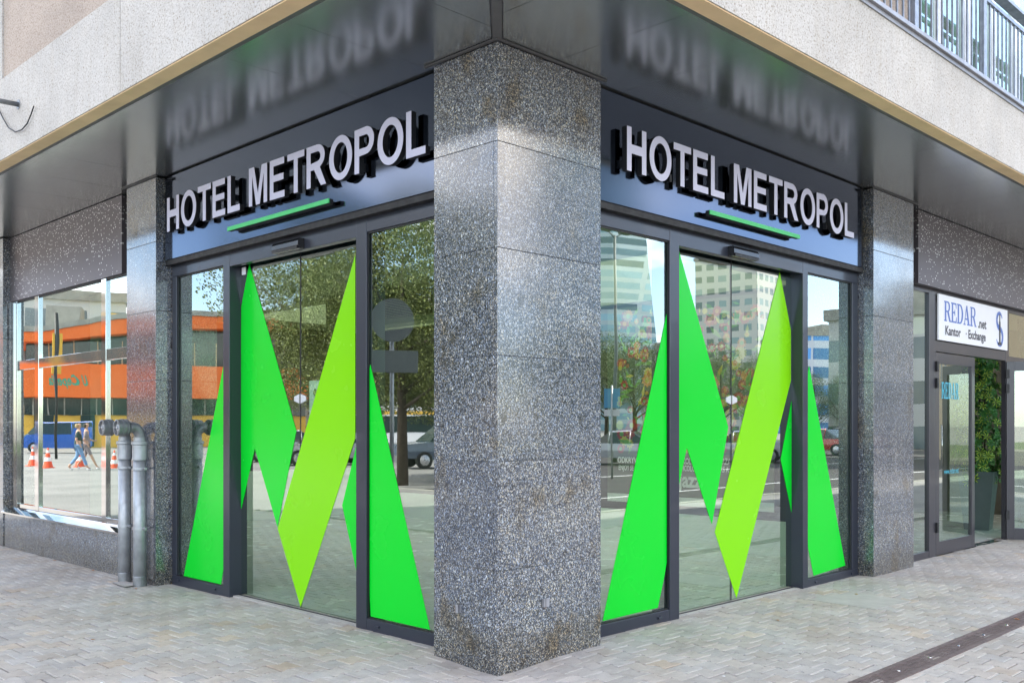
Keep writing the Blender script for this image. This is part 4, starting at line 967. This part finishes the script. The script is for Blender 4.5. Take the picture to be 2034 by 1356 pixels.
def vL(u, F, z=0):    # where a thing stands that shows in the left glazing: column u of the picture, distance F
    r = (u - 1017) / 1930; x = -4.3326 + F * (r * .7049 + .7093); y = -4.437 + F * (-r * .7093 + .7049); return (.38 - x, y, z)
def vR(u, F, z=0):
    r = (u - 1017) / 1930; x = -4.3326 + F * (r * .7049 + .7093); y = -4.437 + F * (-r * .7093 + .7049); return (x, .38 - y, z)
def faceL(p): d = Vector((4.71 - p[0], -4.44 - p[1])); return math.atan2(d.x, -d.y)
def faceR(p): d = Vector((-4.33 - p[0], 4.82 - p[1])); return math.atan2(d.x, -d.y)
def putL(u, F, a=0, z=-.045): p = vL(u, F, z); return p, faceL(p) + R(a)
def putR(u, F, a=0, z=-.045): p = vR(u, F, z); return p, faceR(p) + R(a)
car(*putL(893, 38.5, -24), 4.6, 1.74, Dk, 'suv', 'slate blue off-road car parked on the street, mirrored beside the corner pillar')
car(*putL(640, 41, -15), 4.5, 1.45, ('silver', (.45, .46, .48)), 'sedan', 'silver car parked on the street next to the slate off-road car')
car(*putL(560, 45, -15), 4.5, 1.45, ('white', (.75, .75, .76)), 'sedan', 'white car parked on the street behind the slate off-road car')
car(*putR(1232, 41, 12), 4.7, 1.45, ('silver', (.45, .46, .48)), 'sedan', 'silver car on the street mirrored in the pane right of the pillar')
car(*putR(1480, 44, 5), 4.4, 1.45, ('silver', (.45, .46, .48)), 'sedan', 'silver car on the street mirrored in the right sliding doors')
car(*putR(1640, 55, 35), 4.1, 1.5, ('red', (.45, .03, .02)), 'sedan', 'red car on the street mirrored in the far right pane')
car(*putR(1668, 66, 30), 4.3, 1.5, ('white', (.75, .75, .76)), 'sedan', 'white car on the street behind the red car')
car(*putL(117, 59, 0), 4.0, 1.90, ('blue', (.02, .12, .50)), 'van', 'blue van parked before the orange pavilion', 'van')

# yellow and white bus
t = thing('city_bus', 'white and yellow city bus driving behind the parked cars', 'bus', *putL(850, 72, 0))
b = MB(); b.box((-6, -1.25, .35), (6, 1.25, 3.0), 'white', bev=.08); b.build('body', t)
b = MB(); b.box((-5.9, -1.265, 1.15), (5.9, 1.265, 2.35), 'wglass'); b.build('windows', t)
b = MB(); b.box((-5.92, -1.262, 2.45), (5.92, 1.262, 2.72), 'yellow'); b.build('stripe', t)
for sx in (-3.6, 3.4):
    for sy in (-1, 1):
        b = MB(); b.lathe((sx, sy * .95, .48), (0, sy, 0), [(0, 0), (0, .48), (.31, .48), (.31, .28), (.29, 0)], 'tyre', 20); b.build('wheel', t)

# traffic cones
M['cone'] = plain('cone_orange', (.85, .10, .03), .5)
def cone(loc, lab):
    t = thing('traffic_cone', lab, 'cone', loc, 0, 'traffic cones on the plaza'); b = MB()
    b.lathe((0, 0, 0), (0, 0, 1), [(.03, .19), (.25, .135), (.25, .137)], 'cone', 20); b.lathe((0, 0, 0), (0, 0, 1), [(.25, .136), (.40, .098)], 'white', 20); b.lathe((0, 0, 0), (0, 0, 1), [(.40, .098), (.56, .062)], 'cone', 20); b.lathe((0, 0, 0), (0, 0, 1), [(.56, .062), (.66, .04)], 'white', 20); b.lathe((0, 0, 0), (0, 0, 1), [(.66, .04), (.75, .022), (.75, 0)], 'cone', 20); b.build('cone_body', t)
    b = MB(); b.box((-.21, -.21, 0), (.21, .21, .03), 'cone', bev=.01); b.build('base', t)

for u, F, w in ((101, 36, 'nearest the blue van'), (72, 38, 'left of the blue van'), (165, 37, 'behind the two walking women'), (232, 36, 'right of the two walking women'), (219, 40, 'farthest right of the row')):
    cone(vL(u, F, .03 if vL(u, F)[0] > -10.5 else -.055), 'orange and white traffic cone ' + w)

# two walking women
def person(loc, rz, hair, top, bottom, bag, lab, skirt=False):
    t = thing('person', lab, 'person', loc, rz, None)
    def skin(name, joints, edges, mat, root=0):
        me = bpy.data.meshes.new(name); me.from_pydata([j[:3] for j in joints], edges, []); o = bpy.data.objects.new(name, me); COL.objects.link(o); o.parent = t
        o.modifiers.new('skin', 'SKIN'); o.modifiers.new('sub', 'SUBSURF').levels = 1
        o.modifiers['sub'].render_levels = 2
        for v, j in zip(me.skin_vertices[0].data, joints): v.radius = (j[3], j[4] if len(j) > 4 else j[3])
        me.skin_vertices[0].data[root].use_root = True; me.materials.append(M[mat]); return o
    # walking: x forward
    J_ = [(0, 0, .92, .13, .10), (0, 0, 1.12, .105, .085), (0, 0, 1.34, .145, .09), (0, 0, 1.43, .05), (.01, 0, 1.50, .045), (.02, 0, 1.57, .082, .075), (.02, 0, 1.66, .06),
          (0, .10, .86, .085), (.16, .10, .48, .052), (.30, .10, .09, .034), (.40, .10, .05, .034),
          (0, -.10, .86, .085), (-.04, -.10, .48, .052), (-.32, -.10, .16, .034), (-.26, -.10, .05, .034),
          (0, .18, 1.34, .05), (-.08, .24, 1.08, .036), (.05, .25, .88, .026), (.10, .25, .80, .030),
          (0, -.18, 1.34, .05), (.08, -.23, 1.10, .036), (.24, -.16, 1.02, .026), (.31, -.12, 1.05, .030)]
    E_ = [(0, 1), (1, 2), (2, 3), (3, 4), (4, 5), (5, 6), (0, 7), (7, 8), (8, 9), (9, 10), (0, 11), (11, 12), (12, 13), (13, 14), (2, 15), (15, 16), (16, 17), (17, 18), (2, 19), (19, 20), (20, 21), (21, 22)]
    skin('body', J_, E_, 'skin')
    skin('hair', [(-.03, 0, 1.64, .085, .085), (-.05, 0, 1.56, .085, .08), (-.06, 0, 1.47, .05)], [(0, 1), (1, 2)], hair)
    skin('top', [(0, 0, .80, .17, .13), (0, 0, .95, .155, .125), (0, 0, 1.15, .13, .11), (0, 0, 1.36, .165, .11), (0, .19, 1.34, .065), (-.07, .235, 1.13, .055), (0, -.19, 1.34, .065), (.07, -.225, 1.13, .055)], [(0, 1), (1, 2), (2, 3), (3, 4), (4, 5), (3, 6), (6, 7)], top)
    if bottom: 
        q = [(0, 0, .90, .14, .11), (0, .10, .84, .10), (.155, .10, .50, .068), (0, -.10, .84, .10), (-.04, -.10, .50, .068)]; ed = [(0, 1), (1, 2), (0, 3), (3, 4)]
        if not skirt: q += [(.28, .10, .16, .05), (-.27, -.10, .22, .05)]; ed += [(2, 5), (4, 6)]
        skin('trousers', q, ed, bottom)
    skin('shoe', [(.27, .10, .045, .045), (.42, .10, .035, .036)], [(0, 1)], 'white'); skin('shoe', [(-.30, -.10, .08, .045), (-.18, -.10, .035, .036)], [(0, 1)], 'white')
M['hair_b'] = plain('blond_hair', (.50, .33, .15), .6); M['hair_d'] = plain('dark_hair', (.05, .03, .02), .6); M['cl_dark'] = plain('dark_green_coat', (.035, .06, .05), .85); M['cl_jean'] = plain('light_jeans', (.20, .34, .55), .85); M['cl_grey'] = plain('mauve_grey_shirt', (.30, .25, .26), .85)
p1 = vL(163, 34, .03); p2 = vL(180, 35, .03)
zf = lambda p: .03 if p[0] > -10.5 else -.055
person((p1[0], p1[1], zf(p1)), faceL(p1) + R(180), 'hair_b', 'cl_dark', 'cl_jean', None, 'blond woman in a dark coat and light jeans walking across the plaza')
person((p2[0], p2[1], zf(p2)), faceL(p2) + R(180), 'hair_d', 'cl_grey', 'cl_grey', None, 'dark haired woman in a mauve grey top and shorts walking across the plaza', True)

# road sign, street lamp, parking sign
t = thing('road_sign', 'back of a round road sign with a plate below on a grey pole', 'road sign', vL(778, 16, .03), 0)
t.rotation_euler.z = faceL(vL(778, 16)) + R(78)
b = MB(); b.tube([(0, 0, 0), (0, 0, 3.65)], .035, 'galv', 12); b.build('pole', t)
b = MB(); b.lathe((-.05, 0, 3.3), (-1, 0, 0), [(0, 0), (0, .36), (.02, .36), (.02, 0)], 'planter', 32); b.build('round_plate', t)
b = MB(); b.box((-.07, -.42, 2.44), (-.05, .42, 2.80), 'planter', bev=.008); b.build('lower_plate', t)
def lamp(loc, rz, h, lab):
    t = thing('street_lamp', lab, 'lamp post', loc, rz, None); b = MB(); b.tube([(0, 0, 0), (0, 0, h)], [.10, .06], 'planter', 12); b.build('pole', t)
    for s in (-1, 1):
        b = MB(); b.tube([(0, 0, h - .1), (s * .5, 0, h + .15)], .03, 'planter', 8); vs = []
        b.box((s * .35, -.14, h + .12), (s * 1.0, .14, h + .26), 'planter', bev=.05); b.build('lamp_head', t)
lamp(vR(1222, 42, 0), R(0), 9.8, 'tall two armed street lamp on the grass across the road')
b = MB(); t = thing('parking_sign', 'blue parking sign on a pole beside the road', 'road sign', vR(1216, 30, -.05), R(45))
b.tube([(0, 0, 0), (0, 0, 2.9)], .03, 'galv', 10); b.build('pole', t); b = MB(); b.box((-.25, -.03, 2.2), (.25, -.02, 2.8), 'paint_b'); b.box((-.25, -.019, 1.95), (.25, -.018, 2.15), 'white'); b.build('sign_plate', t)

# trees
def tree_mesh(h, rw, nleaf, seed, lm):
    rnd = random.Random(seed); b = MB(); blobs = []
    th = h * .30; b.tube([(0, 0, -.1), (.05, 0, th), (.12, .05, h * .6), (.1, .1, h * .85)], [.22, .17, .10, .03], 'bark', 10)
    for k in range(11):
        a = k * 2.4; z0 = th * rnd.uniform(.9, 1.9); rr = rw * rnd.uniform(.45, .85); z1 = min(h * .93, z0 + rr * rnd.uniform(.4, 1.1)); e = (rr * math.cos(a), rr * math.sin(a), z1)
        b.tube([(.06, .02, z0), (e[0] * .5, e[1] * .5, (z0 + z1) / 2 - .1), e], [.08, .05, .015], 'bark', 6); blobs.append((e, rw * rnd.uniform(.28, .45)))
    for k in range(9):
        a = rnd.uniform(0, 6.28); rr = rw * rnd.uniform(0, .75); blobs.append(((rr * math.cos(a), rr * math.sin(a), rnd.uniform(th * 1.1, h * .92)), rw * rnd.uniform(.25, .42)))
    lf = MB()
    for k in range(nleaf):
        c, r_ = blobs[rnd.randrange(len(blobs))]
        while True:
            d = Vector((rnd.uniform(-1, 1), rnd.uniform(-1, 1), rnd.uniform(-1, 1)))
            if .35 < d.length < 1: break
        p = Vector(c) + Vector((d.x * r_, d.y * r_, d.z * r_ * .75)); n = Vector((rnd.uniform(-1, 1), rnd.uniform(-1, 1), rnd.uniform(-.2, 1))).normalized(); u = n.orthogonal().normalized(); w = n.cross(u); s = rnd.uniform(.035, .075)
        lf.face([p - u * s, p + w * s * .5, p + u * s, p - w * s * .5], lm)
    return b, lf
tm = {}
def tree(key, loc, rz, sc, lab, h=9, rw=4, n=9000, lm='tree_a', grp='trees along the street'):
    t = thing('street_tree', lab, 'tree', loc, rz, grp); t.scale = (sc, sc, sc)
    if key not in tm:
        b, l = tree_mesh(h, rw, n, hash(key) % 99 if False else len(tm) + 5, lm); tm[key] = (b.build('trunk', t), l.build('crown', t, fix=False))
    else:
        for o in tm[key]: c = o.copy(); COL.objects.link(c); c.parent = t
for i, (u, F, s, w) in enumerate(((735, 30, .84, 'mirrored at the near post of the left doors'), (800, 27, .76, 'behind the round road sign'), (640, 46, .92, 'farther off, mirrored in the left sliding door'), (880, 31, .86, 'mirrored at the left edge of the pillar'), (960, 30, .86, 'farther along the street beyond the bus'))):
    p = vL(u, F, 0); tree('A', (p[0], p[1], -.05), i * 1.3, s, 'large olive green street tree ' + w, 10, 5.0, 46000)
for i, (u, F, s) in enumerate(((1150, 62, .8), (1205, 66, .85), (1262, 64, .8), (1320, 68, .8), (1380, 70, .75), (1440, 66, .8), (1500, 70, .72), (1560, 68, .6), (1620, 75, .6), (1680, 72, .62), (1090, 62, .9))):
    p = vR(u, F, 0); tree('B', (p[0], p[1], 0), i * 2.1, s, 'leafy green tree in the row beyond the road, number %s from the east' % ['one', 'two', 'three', 'four', 'five', 'six', 'seven', 'eight', 'nine', 'ten', 'eleven', 'twelve', 'thirteen'][i], 9, 4.4, 20000, 'tree_b', 'tree row beyond the road')

# far buildings
def facade_mat(name, wall, win, sx, sz, fx=.6, fz=.55):
    m = NT(name); t = m.node('ShaderNodeTexCoord'); sp = m.node('ShaderNodeSeparateXYZ'); m.link(t.outputs['Object'], sp.inputs[0])
    def band(outp, per, fr):
        d = m.node('ShaderNodeMath', operation='DIVIDE'); m.link(outp, d.inputs[0]); d.inputs[1].default_value = per
        fl = m.node('ShaderNodeMath', operation='FRACT'); m.link(d.outputs[0], fl.inputs[0]); l = m.node('ShaderNodeMath', operation='LESS_THAN'); m.link(fl.outputs[0], l.inputs[0]); l.inputs[1].default_value = fr
        return l.outputs[0], d.outputs[0]
    ad = m.node('ShaderNodeMath', operation='ADD'); m.link(sp.outputs[0], ad.inputs[0]); m.link(sp.outputs[1], ad.inputs[1])
    a, da = band(ad.outputs[0], sx, fx); z, dz = band(sp.outputs[2], sz, fz); mu = m.node('ShaderNodeMath', operation='MULTIPLY'); m.link(a, mu.inputs[0]); m.link(z, mu.inputs[1])
    cb = m.node('ShaderNodeCombineXYZ')
    for k, q in ((0, da), (1, dz)):
        f_ = m.node('ShaderNodeMath', operation='FLOOR'); m.link(q, f_.inputs[0]); m.link(f_.outputs[0], cb.inputs[k])
    wnz = m.node('ShaderNodeTexWhiteNoise'); m.link(cb.outputs[0], wnz.inputs[0])
    wc = m.mix(wnz.outputs['Value'], tuple(x * .45 for x in win), tuple(min(1, x * 1.9) for x in win))
    m.set(Base_Color=m.mix(mu.outputs[0], wall, wc), Roughness=m.mix(mu.outputs[0], (.8,) * 3, (.15,) * 3)); return m.m
def block(name, u, F, w, dpt, h, mat, lab, rz=0, side='R', roof='concrete', taper=0):
    p = (vR if side == 'R' else vL)(u, F, -.05); rz = rz + (faceR if side == 'R' else faceL)(p); t = thing(name, lab, 'building', p, rz); b = MB()
    b.box((-w / 2, -dpt / 2, 0), (w / 2, dpt / 2, h), mat); b.build('wall', t)
    b = MB(); b.box((-w / 2 - .3, -dpt / 2 - .3, h), (w / 2 + .3, dpt / 2 + .3, h + .8), roof); b.box((-w / 5, -dpt / 5, h + .8), (w / 5, dpt / 5, h + 3), roof); b.build('roof', t); return t
M['f_hotel'] = facade_mat('tower_facade_grid', (.55, .54, .50), (.14, .20, .20), 3.3, 3.1, .62, .5)
M['f_glass'] = facade_mat('tower_glass_bands', (.42, .52, .55), (.16, .28, .33), 9.0, 3.6, .93, .6)
M['f_blue'] = facade_mat('blue_glass_bands', (.62, .66, .72), (.06, .22, .50), 40, 3.8, .99, .6)
M['f_cream'] = facade_mat('cream_block_facade', (.52, .40, .26), (.07, .08, .08), 3.4, 3.4, .4, .5)
M['f_pale'] = facade_mat('pale_block_facade', (.55, .55, .52), (.10, .13, .14), 3.0, 3.2, .5, .5)
# twisted sail tower: stacked, leaning rings
t = thing('glass_skyscraper', 'tall pale blue glass skyscraper with a slanting curved edge', 'building', vR(1205, 330, 0), faceR(vR(1205, 330, 0)) + R(180)); b = MB(); rings = []
for i in range(25):
    a = i / 24; z = 185 * a; w = 22 - 7 * max(0, a - .15) ; lean = 9 * (1 - a) ** 2
    rings.append([(-24, -11, z), (3 + lean + 4 * math.sin(a * 2.2), -11 + 3 * a, z), (9 + lean * 1.3 - 3 * a, 4, z), (2, 12, z), (-24, 12, z)])
vs = [p for r_ in rings for p in r_]; b.faces(vs, [(i * 5 + k, i * 5 + (k + 1) % 5, i * 5 + 5 + (k + 1) % 5, i * 5 + 5 + k) for i in range(24) for k in range(5)], 'f_glass'); b.build('wall', t)
b = MB(); b.face(rings[-1], 'concrete'); b.build('roof', t)
block('office_tower', 1487, 250, 16.5, 26, 43, 'f_hotel', 'cream tower block with rows of small windows beyond the trees', R(24))
block('office_block', 1395, 280, 14, 18, 30, 'f_pale', 'low grey office block left of the cream tower', R(10))
block('glass_office', 1650, 210, 22, 20, 20, 'f_blue', 'blue banded glass office building right of the cream tower', R(-30))
block('office_block', 1318, 300, 9, 14, 24, 'f_pale', 'slim pale office block beside the glass skyscraper', R(20))
block('apartment_building', 2090, 45, 9.5, 12, 10, 'f_cream', 'cream apartment building across the road opposite the exchange shop', R(-8))
block('apartment_building', 2550, 60, 20, 12, 17, 'f_pale', 'pale apartment building farther along the road', R(8))
block('apartment_building', 860, 95, 36, 14, 11, 'f_cream', 'cream apartment building behind the street trees', R(5), 'L')
# more cream block behind the trees
block('apartment_building', 600, 90, 22, 14, 9, 'f_pale', 'pale apartment building half hidden behind the street trees', R(10), 'L')
block('office_block', 1815, 75, 9, 12, 9.5, 'f_pale', 'pale low office block mirrored in the narrow shop pane', R(15))
# orange pavilion
p = vL(330, 75, -.05); t = thing('orange_pavilion', 'low modernist pavilion with orange bands and a yellow ground floor', 'building', p, faceL(p))
Lx = 10.6
b = MB(); b.box((-Lx, .5, 0), (Lx - .8, 16, 3.4), 'yellow'); b.build('wall', t)
b = MB(); b.box((-Lx, -.6, 3.75), (Lx - .4, 16.5, 6.25), 'orange', bev=.02); b.build('lower_band', t)
b = MB(); b.box((-Lx, .4, 6.26), (Lx - 1, 15, 8.0), 'wglass'); b.box((-Lx, .42, 8.0), (4, 14, 9.2), 'wglass')
x = -Lx
while x < Lx - 1: b.box((x, .32, 6.26), (x + .09, .39, 8.1), 'cream'); x += 1.7
b.build('upper_window', t)
b = MB(); b.box((-Lx, .3, 2.45), (Lx - .8, .49, 3.72), 'wglass')
x = -Lx
while x < Lx - .8: b.box((x, .22, 2.45), (x + .09, .299, 3.72), 'concrete'); x += 1.1
b.box((5.0, .3, .1), (6.0, .49, 2.44), 'wglass'); b.box((7.8, .3, .1), (9.2, .49, 2.44), 'wglass'); b.build('ground_window', t)
b = MB()   # roof with an orange edge, rising from one end
pr = [(Lx + .6, 7.75, 8.35), (8.4, 7.75, 8.5), (3.3, 8.5, 9.6), (-2, 9.1, 10.05), (-Lx, 9.1, 10.05)]
for i in range(4):
    (xa, a0, a1), (xb, b0, b1) = pr[i], pr[i + 1]
    b.faces([(xa, -1.4, a0), (xb, -1.4, b0), (xb, -1.4, b1), (xa, -1.4, a1), (xa, 16, a0), (xb, 16, b0), (xb, 16, b1), (xa, 16, a1)], [(0, 1, 2, 3), (4, 5, 6, 7), (0, 1, 5, 4)], 'orange')
    b.faces([(xa, -1.5, a1 + .01), (xb, -1.5, b1 + .01), (xb, -1.5, b1 + .4), (xa, -1.5, a1 + .4), (xa, 16, a1 + .4), (xb, 16, b1 + .4)], [(0, 1, 2, 3), (3, 2, 5, 4)], 'concrete')
b.box((6.2, 3, 8.6), (8.6, 6, 10.9), 'concrete'); b.box((1.0, 4, 9.8), (4.6, 7, 10.6), 'yellow'); b.box((4.8, 1, 9.2), (5.8, 2, 9.75), 'wglass'); b.build('roof', t)
b = MB(); font_text('U Cepelia', 1.05, lambda X, Y: (5.3 + X + Y * .25, -.615, 4.65 + Y), b, 'teal_t', .62, .03); b.build('script_lettering', t)
block('office_block', 40, 85, 16, 14, 12, 'f_pale', 'pale office block left of the orange pavilion', R(0), 'L')
# flag pole with yellow banner
t = thing('banner_pole', 'dark pole carrying a narrow yellow banner near the orange pavilion', 'pole', vL(117, 48, -.05)); b = MB(); b.tube([(0, 0, 0), (0, 0, 7.2)], .07, 'wall_dark', 10); b.build('pole', t)
b = MB(); b.box((-.25, -.02, 4.2), (.18, .02, 6.2), 'yellow', bev=.01); b.build('banner', t)
